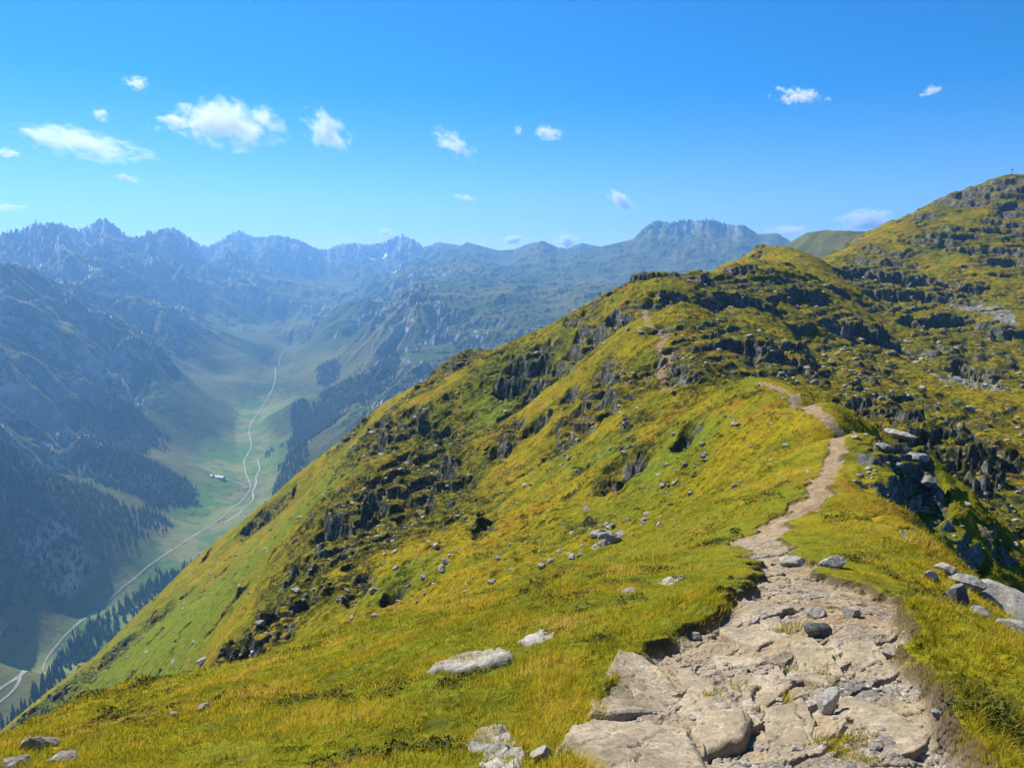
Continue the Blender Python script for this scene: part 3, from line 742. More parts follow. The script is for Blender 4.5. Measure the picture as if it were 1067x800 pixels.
M_dark = rock_material("dark_schist", 0.1, 0.5, (0.45, (0.07, 0.068, 0.062)))

def ico(sub):
    t = (1 + 5 ** .5) / 2
    v = [(-1, t, 0), (1, t, 0), (-1, -t, 0), (1, -t, 0), (0, -1, t), (0, 1, t), (0, -1, -t), (0, 1, -t), (t, 0, -1), (t, 0, 1), (-t, 0, -1), (-t, 0, 1)]
    v = [np.array(p) / np.linalg.norm(p) for p in v]
    f = [(0, 11, 5), (0, 5, 1), (0, 1, 7), (0, 7, 10), (0, 10, 11), (1, 5, 9), (5, 11, 4), (11, 10, 2), (10, 7, 6), (7, 1, 8), (3, 9, 4), (3, 4, 2), (3, 2, 6), (3, 6, 8), (3, 8, 9), (4, 9, 5), (2, 4, 11), (6, 2, 10), (8, 6, 7), (9, 8, 1)]
    for _ in range(sub):
        mid, nf = {}, []
        def m(a, b):
            k = (min(a, b), max(a, b))
            if k not in mid:
                p = v[a] + v[b]; v.append(p / np.linalg.norm(p)); mid[k] = len(v) - 1
            return mid[k]
        for a, b, c in f:
            ab, bc, ca_ = m(a, b), m(b, c), m(c, a)
            nf += [(a, ab, ca_), (b, bc, ab), (c, ca_, bc), (ab, bc, ca_)]
        f = nf
    return np.array(v), f
ICO = {s: ico(s) for s in (2, 3, 4)}
def rock_verts(seed, sub=3, dims=(1, 1, 1), cuts=11, rough=0.05):
    g = np.random.default_rng(seed)
    v = ICO[sub][0].copy()
    for _ in range(cuts):
        n = g.normal(size=3); n /= np.linalg.norm(n)
        d = g.uniform(0.48, 0.86)
        over = np.clip(v @ n - d, 0, None)
        v -= over[:, None] * n * 0.97
    v *= np.array(dims)
    a, b = g.uniform(0, 99, 2)
    q = v / max(dims)
    nn = fbm(q[:, 0] * 3 + a + q[:, 2] * 1.7, q[:, 1] * 3 + b - q[:, 2] * 2.1, 4, seed % 97)
    v += ICO[sub][0] * (nn * rough * max(dims))[:, None]
    return v
def rock(name, loc, dims, seed, mat, rotz=0.0, tilt=0.0, sink=0.35, sub=3, cuts=11, rough=0.05):
    v = rock_verts(seed, sub, dims, cuts, rough)
    ct, st = math.cos(tilt), math.sin(tilt)
    v = np.stack([v[:, 0] * ct + v[:, 2] * st, v[:, 1], -v[:, 0] * st + v[:, 2] * ct], -1)
    cz, sz = math.cos(rotz), math.sin(rotz)
    v = np.stack([v[:, 0] * cz - v[:, 1] * sz, v[:, 0] * sz + v[:, 1] * cz, v[:, 2]], -1)
    v[:, 2] += dims[2] * (1 - 2 * sink)
    o = mesh_obj(name, v, ICO[sub][1], mat)
    o.location = loc
    return o
def stone(name, px, py, w, h, seed, mat, label, cat="rock", depth=0.8, tilt=0.0, sink=0.3, sub=4, group=None, rough=0.045, cuts=13, rot=None):
    c = spot(px, py)
    d = float(np.linalg.norm(c)); s = d / FPX
    a = math.atan2(c[0], c[1])
    o = rock(name, c, (w * s / 2 * 1.1, w * s / 2 * depth, h * s / 2 * 1.35), seed, mat, -a if rot is None else rot, tilt, sink, sub, cuts, rough)
    return tag(o, label, cat, group)
def slab(name, outline, rise, seed, mat, label, cat="rock slab", tilt=(0, 0), rough=0.02, group=None):
    """bedrock with a traced plan: ground points of its outline, a sloping broken top and sides that go into the soil"""
    P = np.array([spot(*p) for p in outline])
    c = P.mean(0)
    n = len(P); per = []
    for i in range(n):
        m = max(2, int(np.linalg.norm(P[(i + 1) % n] - P[i]) / 0.025))
        for t in np.linspace(0, 1, m, endpoint=False): per.append(P[i] * (1 - t) + P[(i + 1) % n] * t)
    per = np.array(per); np_ = len(per)
    d = per[:, :2] - c[:2]
    A = np.column_stack([d, np.ones(np_)])
    pl = np.linalg.lstsq(A, per[:, 2], rcond=None)[0]
    rim = 0.014 * fbm(per[:, 0] * 9, per[:, 1] * 9, 3, seed)
    dn = d / np.maximum(np.linalg.norm(d, axis=1), 1e-6)[:, None]
    rise *= 0.28
    rings = [(1.06, -0.22), (1.03, -0.03), (1.005, 0.3), (0.975, 0.7), (0.93, 0.92)] + [(s, 1.0) for s in np.linspace(0.92, 0.0, 34)]
    V, F = [], []
    for s, hgt in rings:
        q = d * s + dn * rim[:, None] * min(1, s * 1.5)
        top = pl[0] * q[:, 0] + pl[1] * q[:, 1] + pl[2]
        X, Y = q[:, 0] + c[0], q[:, 1] + c[1]
        nz = rough * fbm(X * 3.2, Y * 3.2, 3, seed + 1) + rough * 0.35 * fbm(X * 16, Y * 16, 3, seed + 2)
        k1, k2, a1, a2, a3, ux, uy = cells(X / 0.30 + 0.3 * gnoise(X * 4, Y * 4, seed), Y / 0.55, seed + 3)
        nz = nz + rough * (0.9 * (a3 - 0.5) + 1.0 * ((a1 - .5) * ux + (a2 - .5) * uy)) - rough * 0.6 * (1 - sstep(0, 0.07, k2 - k1))
        z = top + (rise * hgt if hgt > 0 else hgt) + (tilt[0] * q[:, 0] + tilt[1] * q[:, 1] + nz) * max(hgt, 0)
        V.append(np.stack([q[:, 0], q[:, 1], z - c[2]], -1))
    V = np.concatenate(V)
    for k in range(len(rings) - 1):
        for i in range(np_):
            j = (i + 1) % np_
            F.append((k * np_ + i, k * np_ + j, (k + 1) * np_ + j, (k + 1) * np_ + i))
    area = np.sum(per[:, 0] * np.roll(per[:, 1], -1) - np.roll(per[:, 0], -1) * per[:, 1])
    if area < 0: F = [q[::-1] for q in F]
    o = mesh_obj(name, V, F, mat)
    o.location = c
    return tag(o, label, cat, group)

# ------------------------------------------------------------------ rocks of the foreground
slab("rock_slab", ((616, 727), (630, 706), (644, 686), (672, 688), (694, 706), (712, 724), (698, 737), (653, 751), (613, 751)), 0.15, 11, M_slab, "tan wedge shaped slab against the turf bank at the left of the path", tilt=(-0.10, 0.06))
slab("rock_slab", ((581, 782), (596, 766), (613, 755), (681, 754), (717, 762), (728, 785), (736, 815), (650, 835), (578, 820)), 0.10, 12, M_slab, "broad tan slab lowest on the path, cut by the bottom of the picture", tilt=(0.02, 0.05))
slab("rock_slab", ((692, 693), (717, 697), (757, 719), (782, 752), (776, 782), (735, 782), (716, 756), (703, 739), (716, 724)), 0.09, 13, M_slab, "long cracked slab in the middle of the path beside the wedge shaped one", tilt=(0.05, -0.02))
slab("rock_slab", ((824, 672), (846, 664), (868, 684), (880, 706), (862, 716), (836, 708)), 0.10, 14, M_slab, "grey brown slab with a shadowed right edge in the middle of the path", tilt=(-0.07, 0.03))
slab("rock_slab", ((872, 732), (925, 742), (972, 764), (958, 786), (914, 792), (880, 772)), 0.07, 15, M_slab, "low brown slab right of the upright white stone", tilt=(0.06, 0.05))
slab("rock_slab", ((750, 640), (775, 628), (812, 640), (822, 662), (790, 676), (752, 668)), 0.05, 16, M_slab, "flat grey slab on the upper left of the wide path", tilt=(0.03, 0.0))
slab("rock_slab", ((742, 690), (775, 682), (812, 694), (826, 716), (800, 736), (766, 716)), 0.05, 17, M_slab, "flat yellowish slab between the long cracked slab and the path centre", tilt=(0.04, 0.02))
slab("rock_slab", ((796, 742), (836, 730), (850, 752), (840, 776), (800, 776)), 0.05, 18, M_slab, "low flat slab left of the upright white stone", tilt=(0.0, 0.03))
slab("rock_slab", ((890, 655), (912, 668), (918, 690), (896, 700), (878, 680)), 0.05, 19, M_slab, "small flat slab above the round stone on the right of the path", tilt=(-0.03, 0.0))
slab("rock", ((443, 700), (455, 690), (474, 681), (520, 674), (535, 682), (530, 693), (482, 702)), 0.10, 20, M_pale, "pale lichen covered rock lying flat in the grass left of the path", "rock", tilt=(0.0, -0.05), rough=0.03)
slab("rock", ((539, 669), (550, 662), (564, 657), (578, 660), (574, 668), (550, 674)), 0.08, 21, M_pale, "small pale rock in the grass just above the large flat one", "rock", rough=0.03)
slab("rock", ((686, 607), (700, 600), (711, 598), (713, 603), (696, 610)), 0.06, 22, M_pale, "thin pale rock in the grass near the top of the near slope", "rock")
stone("rock", 657, 616, 22, 6, 31, M_pale, "low pale rock in the grass left of the thin slanting one", sink=.45)
stone("rock", 862, 742, 18, 26, 32, M_white, "upright white stone in the middle of the lower path", depth=.5, tilt=.25, sink=.25, cuts=7)
stone("rock", 868, 590, 25, 11, 33, M_grey, "flat topped rock with a black shaded face at the upper end of the wide path", depth=.8, sink=.25)
stone("rock", 827, 588, 24, 9, 34, M_pale, "pale low rock on the left of the upper wide path", sink=.35)
stone("rock", 849, 642, 22, 10, 36, M_pale, "pale rock with a dark right side in mid path", sink=.3)
stone("rock", 852, 661, 22, 13, 37, M_dark, "dark angular rock in mid path", sink=.25, cuts=9)
stone("rock", 889, 643, 20, 14, 38, M_pale, "light rock beside a grass tuft on the path", sink=.3)
stone("rock", 927, 683, 20, 9, 39, M_pale, "rounded tan stone on the right gravel of the path", sink=.3)
stone("rock", 722, 664, 17, 9, 42, M_pale, "white stone at the turf edge on the left of the path", sink=.3)
stone("rock", 835, 730, 15, 9, 44, M_pale, "small light stone left of the upright white stone", sink=.3)
stone("rock", 915, 780, 14, 6, 47, M_pale, "small tan stone near the bottom right of the path", sink=.35)
stone("rock", 978, 744, 15, 5, 48, M_grey, "flat dark stone at the right edge of the path", sink=.35)
slab("rock", ((486, 776), (497, 762), (512, 757), (530, 766), (548, 790), (540, 812), (500, 800)), 0.08, 24, M_pale, "jagged pale rock in dark soil at the bottom of the picture", "rock", tilt=(0.1, 0.0), rough=0.05)
stone("rock", 566, 792, 22, 18, 49, M_pale, "broken stone beside the jagged pale rock at the bottom", sink=.3)
stone("rock", 42, 781, 26, 22, 50, M_pale, "grey rock leaning out of the grass at the lower left", depth=.7, tilt=-.5, sink=.42, cuts=9)
stone("rock", 66, 797, 30, 12, 51, M_pale, "low pale rock at the very bottom left", sink=.35)
stone("rock", 16, 800, 30, 12, 52, M_grey, "grey rock in the bottom left corner", sink=.35)
stone("rock", 211, 690, 10, 6, 53, M_pale, "small pale rock on the brow of the left grass slope", sink=.35)
stone("rock", 214, 738, 12, 6, 54, M_pale, "small pale rock low on the left grass slope", sink=.35)
stone("rock", 182, 745, 9, 5, 55, M_pale, "tiny pale rock left of the other one low on the grass slope", sink=.35)
stone("rock", 30, 779, 14, 6, 56, M_pale, "flat whitish rock above the leaning rock at the lower left", sink=.4)
stone("boulder", 1040, 630, 66, 17, 61, M_pale, "large flat grey boulder at the right edge of the picture", "boulder", depth=.8, tilt=.12, sink=.3, cuts=8)
stone("boulder", 1006, 610, 28, 11, 62, M_grey, "grey boulder left of the large flat one on the right", "boulder", sink=.3)
stone("boulder", 985, 596, 26, 9, 63, M_pale, "pale boulder at the top of the stone pile on the right", "boulder", sink=.3)
stone("boulder", 1020, 641, 24, 10, 64, M_grey, "boulder in front of the large flat one on the right", "boulder", sink=.3)
stone("boulder", 996, 628, 20, 20, 65, M_dark, "dark boulder in the stone pile on the right", "boulder", sink=.3)
stone("boulder", 1058, 658, 28, 10, 66, M_grey, "boulder below the large flat one at the right picture edge", "boulder", sink=.3)
stone("boulder", 970, 604, 16, 9, 67, M_grey, "small boulder at the left end of the stone pile", "boulder", sink=.3)

for q in ((938, 454, 34, 8, 81, M_pale, "light grey ledge block on top of the cliff right of the path", 6), (956, 478, 24, 9, 82, M_grey, "grey block below the light ledge on the cliff right of the path", 7), (905, 482, 26, 11, 83, M_dark, "dark block at the near end of the cliff beside the narrow path", 8),
          (921, 466, 20, 7, 84, M_grey, "grey block between the dark block and the light ledge on the cliff", 8), (966, 503, 18, 10, 85, M_grey, "block lowest on the right edge of the cliff", 9)):
    stone("outcrop_block", q[0], q[1], q[2], q[3], q[4], q[5], q[6], "rock", depth=.9, tilt=.12, sink=.42, cuts=24)
# ------------------------------------------------------------------ boulders on the slopes
variants = [bpy.data.meshes.new("boulder") for _ in range(10)]
for i, me in enumerate(variants):
    g = np.random.default_rng(300 + i)
    v = rock_verts(300 + i, 3, (1, g.uniform(.6, .95), g.uniform(.45, .75)), 12, 0.06)
    me.from_pydata(v.tolist(), [], [tuple(map(int, q)) for q in ICO[3][1]])
    me.polygons.foreach_set("use_smooth", [True] * len(me.polygons))
    me.materials.append((M_pale, M_grey, M_grey, M_pale, M_grey)[i % 5])
def scatter(n, cx, cy, sx, sy, smin, smax, group, label, seed, rot=0.0, rmin=42):
    g = np.random.default_rng(seed); k = 0
    for _ in range(n * 6):
        if k >= n: break
        a, b = g.normal(size=2) * 0.5
        px, py = cx + (a * math.cos(rot) * sx - b * math.sin(rot) * sy), cy + (a * math.sin(rot) * sx + b * math.cos(rot) * sy)
        c = near.hit(px, py)
        rr = math.hypot(c[0], c[1])
        if rr > 900 or rr < rmin: continue
        if near.sample(c[:1], c[1:2], near.attr["path"])[0] > 0.3: continue
        s = (smin + (smax - smin) * g.random() ** 2.2) / 2
        o = bpy.data.objects.new("boulder", variants[g.integers(10)]); col.objects.link(o)
        o.location = (c[0], c[1], c[2] + 0.05 * s); o.scale = (s, s, s)
        o.rotation_euler = (g.normal() * .25, g.normal() * .25, g.uniform(0, 6.28))
        tag(o, label, "boulder", group); k += 1
L1 = "pale boulder scattered in the grass of the slope left of the path"
scatter(30, 640, 470, 150, 60, .5, 1.8, "boulders on the middle slope", L1, 1)
scatter(26, 712, 492, 70, 16, .4, 1.0, "boulders on the middle slope", L1, 2, -0.75)
scatter(24, 620, 570, 110, 14, .35, .9, "boulders on the middle slope", L1, 3, -0.35)
scatter(16, 630, 560, 24, 16, .5, 1.6, "boulders on the middle slope", L1, 4)
scatter(22, 520, 560, 140, 70, .4, 1.4, "boulders on the middle slope", L1, 5)
scatter(14, 480, 640, 90, 14, .3, .7, "boulders on the middle slope", L1, 6, -0.2)
L2 = "grey boulder lying among the dark crags of the left flank"
scatter(30, 400, 580, 130, 120, .5, 1.6, "boulders among the left crags", L2, 7, -0.8)
scatter(12, 560, 420, 120, 60, .6, 1.8, "boulders among the left crags", L2, 8)
scatter(10, 180, 640, 140, 90, .6, 1.8, "boulders among the left crags", L2, 12, -0.5)
L3 = "grey boulder lying in the stony hollow under the peak on the right"
scatter(36, 990, 400, 150, 60, .8, 2.8, "boulders in the hollow on the right", L3, 9, 0, 105)
scatter(24, 960, 320, 180, 60, 1.2, 4.0, "boulders in the hollow on the right", L3, 10, 0, 120)
scatter(14, 1020, 560, 60, 70, .5, 1.8, "boulders in the hollow on the right", L3, 13, 0, 70)
L4 = "weathered boulder on the grassy hump the path climbs ahead"
scatter(24, 700, 360, 70, 70, .5, 2.0, "boulders on the hump ahead", L4, 11, 0, 120)

# ------------------------------------------------------------------ loose stones: chips on the path, rubble on the slopes
def rubble(name, P, S, seed):
    g = np.random.default_rng(seed)
    bv, bf = ICO[2]; tri = np.array(bf)
    sets = [rock_verts(500 + i, 2, (1, g.uniform(.6, .9), g.uniform(.4, .7)), 10, 0.05) for i in range(6)]
    V, T, tone, off = [], [], [], 0
    for p, s in zip(P, S):
        v = sets[g.integers(6)]; a = g.uniform(0, 6.28); c_, s_ = math.cos(a), math.sin(a)
        w = np.stack([v[:, 0] * c_ - v[:, 1] * s_, v[:, 0] * s_ + v[:, 1] * c_, v[:, 2] + 0.1], -1) * s + p
        V.append(w); T.append(tri + off); off += len(w)
    o = fast_mesh(name, np.concatenate(V), np.concatenate(T), M_pale, None, True)
    o["kind"] = "stuff"
    return o
def sprinkle(n, keep, r0, r1, s0, s1, seed, az=(-38, 38), p=2.5):
    g = np.random.default_rng(seed)
    a = R(g.uniform(az[0], az[1], n)); rr = np.exp(g.uniform(math.log(r0), math.log(r1), n))
    xx, yy = rr * np.sin(a), rr * np.cos(a)
    m = keep(xx, yy, g)
    xx, yy = xx[m], yy[m]
    zz = near.sample(xx, yy)
    return np.stack([xx, yy, zz], -1), s0 + (s1 - s0) * g.random(len(xx)) ** p
onpath = lambda xx, yy, g: near.sample(xx, yy, near.attr["path"]) > 0.6
P1, S1 = sprinkle(5200, onpath, 2.2, 24, .006, .045, 21, (-12, 38), 3.5)
rubble("path_gravel", P1, S1, 22)
offp = lambda xx, yy, g: (near.sample(xx, yy, near.attr["path"]) < 0.1) & (g.random(len(xx)) < 0.06 + 0.9 * near.sample(xx, yy, near.attr["rock"]) ** .5 * 0.5 + 0.9 * near.sample(xx, yy, near.attr["scree"]))
P2, S2 = sprinkle(14000, offp, 40, 700, .15, .7, 23)
S2 = S2 * np.clip(np.hypot(P2[:, 0], P2[:, 1]) / 130, .5, 2.2)
rubble("slope_stones", P2, S2, 24)
# ------------------------------------------------------------------ alpine grass, tuft by tuft
def grass_material():
    k = N("grass_blades")
    t, h = k.attr("tone"), k.attr("tip")
    c = k.mix(k.ramp(t, 0.0, 0.45), (0.075, 0.10, 0.008), (0.24, 0.228, 0.010))
    c = k.mix(k.ramp(t, 0.45, 0.75), c, (0.49, 0.345, 0.016))
    c = k.mix(k.ramp(t, 0.8, 1.0), c, (0.55, 0.38, 0.10))
    c = k.mix(k.ramp(t, 0.14, 0.0), c, (0.10, 0.065, 0.018))
    c = k.mix(k.math('MULTIPLY', k.ramp(h, 0.3, 1.0), 0.35), c, (0.50, 0.37, 0.06))
    d = k.n("BsdfDiffuse"); tr = k.n("BsdfTranslucent"); mx = k.n("MixShader"); mx.inputs[0].default_value = 0.5
    k.put(d.inputs[0], c); k.put(tr.inputs[0], c)
    k.t.links.new(d.outputs[0], mx.inputs[1]); k.t.links.new(tr.outputs[0], mx.inputs[2])
    k.t.links.new(mx.outputs[0], k.out.inputs[0])
    return k.m
def grass(bands):
    V, T, tone, tip, off = [], [], [], [], 0
    for r0, r1, ntuft, nbl, hgt, wid, spread, seed in bands:
        g = np.random.default_rng(seed)
        a = R(g.uniform(-40, 40, ntuft)); rr = np.sqrt(g.uniform(r0 ** 2, r1 ** 2, ntuft))
        tx, ty = rr * np.sin(a), rr * np.cos(a)
        pth = near.sample(tx, ty, near.attr["path"]); rk = near.sample(tx, ty, near.attr["rock"])
        n1 = fbm(tx / 1.3, ty / 1.3, 3, 201); n2 = fbm(tx / 5.5, ty / 5.5, 3, 202); n3 = fbm(tx / 0.5, ty / 0.5, 2, 203)
        keep = (pth < 0.45) & (rk < 0.5) & (g.random(ntuft) < 0.75 + 0.5 * n1)
        isl = (pth >= 0.45) & (fbm(tx / 0.55, ty / 0.55, 2, 207) > 0.62) & (rr < 14)          # turf islands left on the path
        keep |= isl
        tx, ty, n1, n2, n3, rr = tx[keep], ty[keep], n1[keep], n2[keep], n3[keep], rr[keep]
        m = len(tx)
        ton = np.clip(0.43 + 0.46 * n2 + 0.42 * n1 + 0.24 * n3 + g.normal(0, .13, m), 0, 1)
        pdist = near.sample(tx, ty, near.attr['pathdist'])
        hs = hgt * (0.3 + 0.7 * np.where(rr > 9, sstep(0.0, 2.2, pdist), 1)) * np.clip(0.75 + 0.5 * n3 + 0.35 * n1 + g.normal(0, .15, m), .3, 1.8)
        i = np.repeat(np.arange(m), nbl); nb = len(i)
        oa, orr = g.uniform(0, 2 * np.pi, nb), np.abs(g.normal(0, spread, nb))
        bx, by = tx[i] + np.cos(oa) * orr, ty[i] + np.sin(oa) * orr
        bz = near.sample(bx, by) - 0.012
        h = hs[i] * g.uniform(.5, 1.15, nb)
        lean = g.uniform(.15, .85, nb) * h
        lx, ly = np.cos(oa + g.normal(0, .5, nb)) * lean, np.sin(oa + g.normal(0, .5, nb)) * lean
        lx += 0.22 * h                                       # the wind leans it a little downhill
        fa = g.uniform(0, np.pi, nb); w = wid * g.uniform(.6, 1.3, nb)
        wx, wy = np.cos(fa) * w / 2, np.sin(fa) * w / 2
        v = np.empty((nb, 5, 3), np.float32)
        v[:, 0] = np.stack([bx - wx, by - wy, bz], -1); v[:, 1] = np.stack([bx + wx, by + wy, bz], -1)
        mx_, my_, mz = bx + lx * .35, by + ly * .35, bz + h * .6
        v[:, 2] = np.stack([mx_ - wx * .75, my_ - wy * .75, mz], -1); v[:, 3] = np.stack([mx_ + wx * .75, my_ + wy * .75, mz], -1)
        v[:, 4] = np.stack([bx + lx, by + ly, bz + h * .95], -1)
        o = off + 5 * np.arange(nb)[:, None]
        T.append(np.concatenate([o + [0, 1, 3], o + [0, 3, 2], o + [2, 3, 4]]))
        V.append(v.reshape(-1, 3)); off += 5 * nb
        tone.append(np.repeat(np.clip(ton[i] + g.normal(0, .10, nb), 0, 1), 5)); tip.append(np.tile([0, 0, .55, .55, 1.0], nb))
    o = fast_mesh("grass", np.concatenate(V), np.concatenate(T), grass_material(), {"tone": np.concatenate(tone), "tip": np.concatenate(tip)})
    o["kind"] = "stuff"
grass(((1.6, 6, 11000, 13, .09, .0042, .035, 1), (6, 12, 19000, 11, .095, .0065, .05, 2), (12, 24, 26000, 9, .12, .012, .08, 3), (24, 48, 26000, 7, .15, .026, .14, 4), (48, 95, 26000, 5, .20, .055, .3, 5), (95, 230, 52000, 4, .30, .11, .55, 6)))

# low heath bushes between the rocks: bilberry, alpenrose, juniper
def heath(n, seed, r0=62, r1=380, near_by=False):
    g = np.random.default_rng(seed)
    a = R(g.uniform(-38, 38, n)); rr = np.exp(g.uniform(math.log(r0), math.log(r1), n))
    xx, yy = rr * np.sin(a), rr * np.cos(a)
    hh, pp = near.sample(xx, yy, near.attr["heath"]), near.sample(xx, yy, near.attr["path"])
    keep = (pp < 0.2) & (g.random(n) < 0.05 + 0.75 * hh + 0.25 * sstep(0.35, 0.7, fbm(xx / 4, yy / 4, 3, 211)))
    if near_by: keep = (pp < 0.15) & (fbm(xx / 1.5, yy / 1.5, 3, 212) + 0.5 * fbm(xx / 6, yy / 6, 2, 213) > 0.42)
    xx, yy, rr = xx[keep], yy[keep], rr[keep]; m = len(xx)
    zz = near.sample(xx, yy); sz = (0.14 + 0.0022 * np.minimum(rr, 200)) * g.uniform(.6, 1.7, m)
    if near_by: sz = 0.055 * g.uniform(.6, 1.5, m) * np.clip(rr / 9, 1, 2.2)
    nl = 64
    th, ph = g.uniform(0, 2 * np.pi, (m, nl)), np.arccos(g.uniform(0.0, 1, (m, nl)))
    q = g.uniform(.65, 1.1, (m, nl)) * sz[:, None]
    cx, cy, cz = xx[:, None] + q * np.sin(ph) * np.cos(th) * 1.35, yy[:, None] + q * np.sin(ph) * np.sin(th) * 1.35, zz[:, None] + q * np.cos(ph) * .8
    ls = sz[:, None] * g.uniform(.14, .28, (m, nl))
    v = np.empty((m, nl, 3, 3), np.float32)
    for k in range(3):
        o_ = g.normal(size=(m, nl, 3)) * ls[..., None] * .6
        v[:, :, k, 0], v[:, :, k, 1], v[:, :, k, 2] = cx + o_[..., 0], cy + o_[..., 1], cz + o_[..., 2]
    k = N("heath_leaves"); t = k.attr("tone")
    c = k.mix(t, (0.030, 0.045, 0.010), (0.085, 0.085, 0.014)); k.done(c, None, .8)
    o = fast_mesh("heath_shrubs", v.reshape(-1, 3), np.arange(m * nl * 3).reshape(-1, 3), k.m, {"tone": np.repeat(g.random(m), nl * 3)})
    o["kind"] = "stuff"
heath(16000, 31)
heath(9000, 32, 2.6, 34, True)
# ------------------------------------------------------------------ spruces, far wood, road, stream, hut
M_spruce = N("spruce_needles"); M_spruce.done(M_spruce.mix(M_spruce.ramp(M_spruce.noise(6, 3), .4, .65), (0.016, 0.034, 0.014), (0.035, 0.058, 0.020)), None, 0.95)
M_bark = simple("spruce_bark", (0.07, 0.05, 0.035))
def spruce_mesh(seed, h, tiers, sides):
    g = np.random.default_rng(seed); V, F = [], []
    for t in range(tiers):
        z0 = h * (0.08 + 0.84 * t / tiers); z1 = min(h, z0 + h * (1.7 / tiers))
        rad = h * 0.17 * (1 - 0.9 * t / tiers) * g.uniform(.85, 1.15)
        b = len(V)
        for s in range(sides):
            a = 2 * math.pi * (s + 0.5 * (t % 2)) / sides; q = rad * g.uniform(.6, 1.2)
            V.append((q * math.cos(a), q * math.sin(a), z0 - 0.25 * q * g.uniform(0, 1)))
        V.append((0, 0, z1))
        F += [(b + s, b + (s + 1) % sides, b + sides) for s in range(sides)]
    return np.array(V), F
def trunk_mesh(h):
    V, F = [], []
    for z, rr in ((-1.0, .26), (h * .45, .16), (h * .9, .04)):
        for s in range(6): V.append((rr * math.cos(s * 1.047), rr * math.sin(s * 1.047), z))
    for k in range(2):
        for s in range(6): F.append((k * 6 + s, k * 6 + (s + 1) % 6, k * 6 + 6 + (s + 1) % 6, k * 6 + 6 + s))
    return V, F
sv = []
for i in range(6):
    h = (19, 22, 25, 17, 27, 21)[i]
    me = bpy.data.meshes.new("spruce_tree")
    v, f = spruce_mesh(40 + i, h, 9, 9)
    tv, tf = trunk_mesh(h)
    me.from_pydata(v.tolist() + [tuple(p) for p in tv], [], [tuple(q) for q in f] + [tuple(len(v) + j for j in q) for q in tf])
    me.materials.append(M_spruce.m); me.materials.append(M_bark)
    for p in list(me.polygons)[len(f):]: p.material_index = 1
    sv.append(me)
g = np.random.default_rng(77)
band = [(-10, 772), (28, 738), (52, 704), (66, 684), (86, 664), (114, 646), (150, 620), (180, 600), (215, 586), (240, 572)]
LT = "dark spruce in the belt of trees between the valley meadows and the grassy flank"
n = 0
while n < 290:
    t = g.uniform(0, len(band) - 1); i = int(t); u = t - i
    px = band[i][0] * (1 - u) + band[i + 1][0] * u + g.normal(0, 3.5); py = band[i][1] * (1 - u) + band[i + 1][1] * u + abs(g.normal(0, 1)) * (16 if px < 140 else 8) - 3
    c = far.hit(px, py)
    if c[2] < float(near.sample(c[:1], c[1:2])[0]) and math.hypot(c[0], c[1]) < 1850: c[2] = float(near.sample(c[:1], c[1:2])[0])
    o = bpy.data.objects.new("spruce_tree", sv[g.integers(6)]); col.objects.link(o)
    o.location = c; s = g.uniform(.75, 1.25); o.scale = (s, s, s); o.rotation_euler = (0, 0, g.uniform(0, 6.28))
    tag(o, LT, "tree", "spruces between meadows and flank"); n += 1
# the woods on both valley sides, too many to count
def wood_mass(nmax, seed):
    g = np.random.default_rng(seed)
    W = far.attr["wood"]; cell = far.r * np.gradient(far.r, axis=0) * np.gradient(far.A, axis=1)
    dens = W * cell / 42.0 * (far.r < 4400)
    cnt = g.poisson(np.clip(dens, 0, 50)); j, i = np.nonzero(cnt)
    rep = np.repeat(np.arange(len(j)), cnt[j, i])
    j, i = j[rep], i[rep]
    if len(j) > nmax: s_ = g.choice(len(j), nmax, False); j, i = j[s_], i[s_]
    a = far.az[i] + g.uniform(-.5, .5, len(j)) * 0.0013; l = far.lr[np.minimum(j, len(far.lr) - 2)] + g.uniform(0, .0018, len(j))
    xx, yy = np.exp(l) * np.sin(a), np.exp(l) * np.cos(a)
    zz = far.sample(xx, yy)
    bv, bf = spruce_mesh(5, 1.0, 3, 5); bt = np.array(bf)
    hh = g.uniform(8, 21, len(xx)); an = g.uniform(0, 6.28, len(xx))
    v = np.empty((len(xx), len(bv), 3), np.float32)
    c_, s_ = np.cos(an)[:, None], np.sin(an)[:, None]
    v[..., 0] = (bv[:, 0] * c_ - bv[:, 1] * s_) * hh[:, None] * 1.15 + xx[:, None]
    v[..., 1] = (bv[:, 0] * s_ + bv[:, 1] * c_) * hh[:, None] * 1.15 + yy[:, None]
    v[..., 2] = bv[:, 2] * hh[:, None] + zz[:, None] - 0.5
    tr = (bt[None] + (np.arange(len(xx)) * len(bv))[:, None, None]).reshape(-1, 3)
    o = fast_mesh("forest", v.reshape(-1, 3), tr, M_spruce.m); o["kind"] = "stuff"
    print("wood", len(xx))
wood_mass(90000, 8)

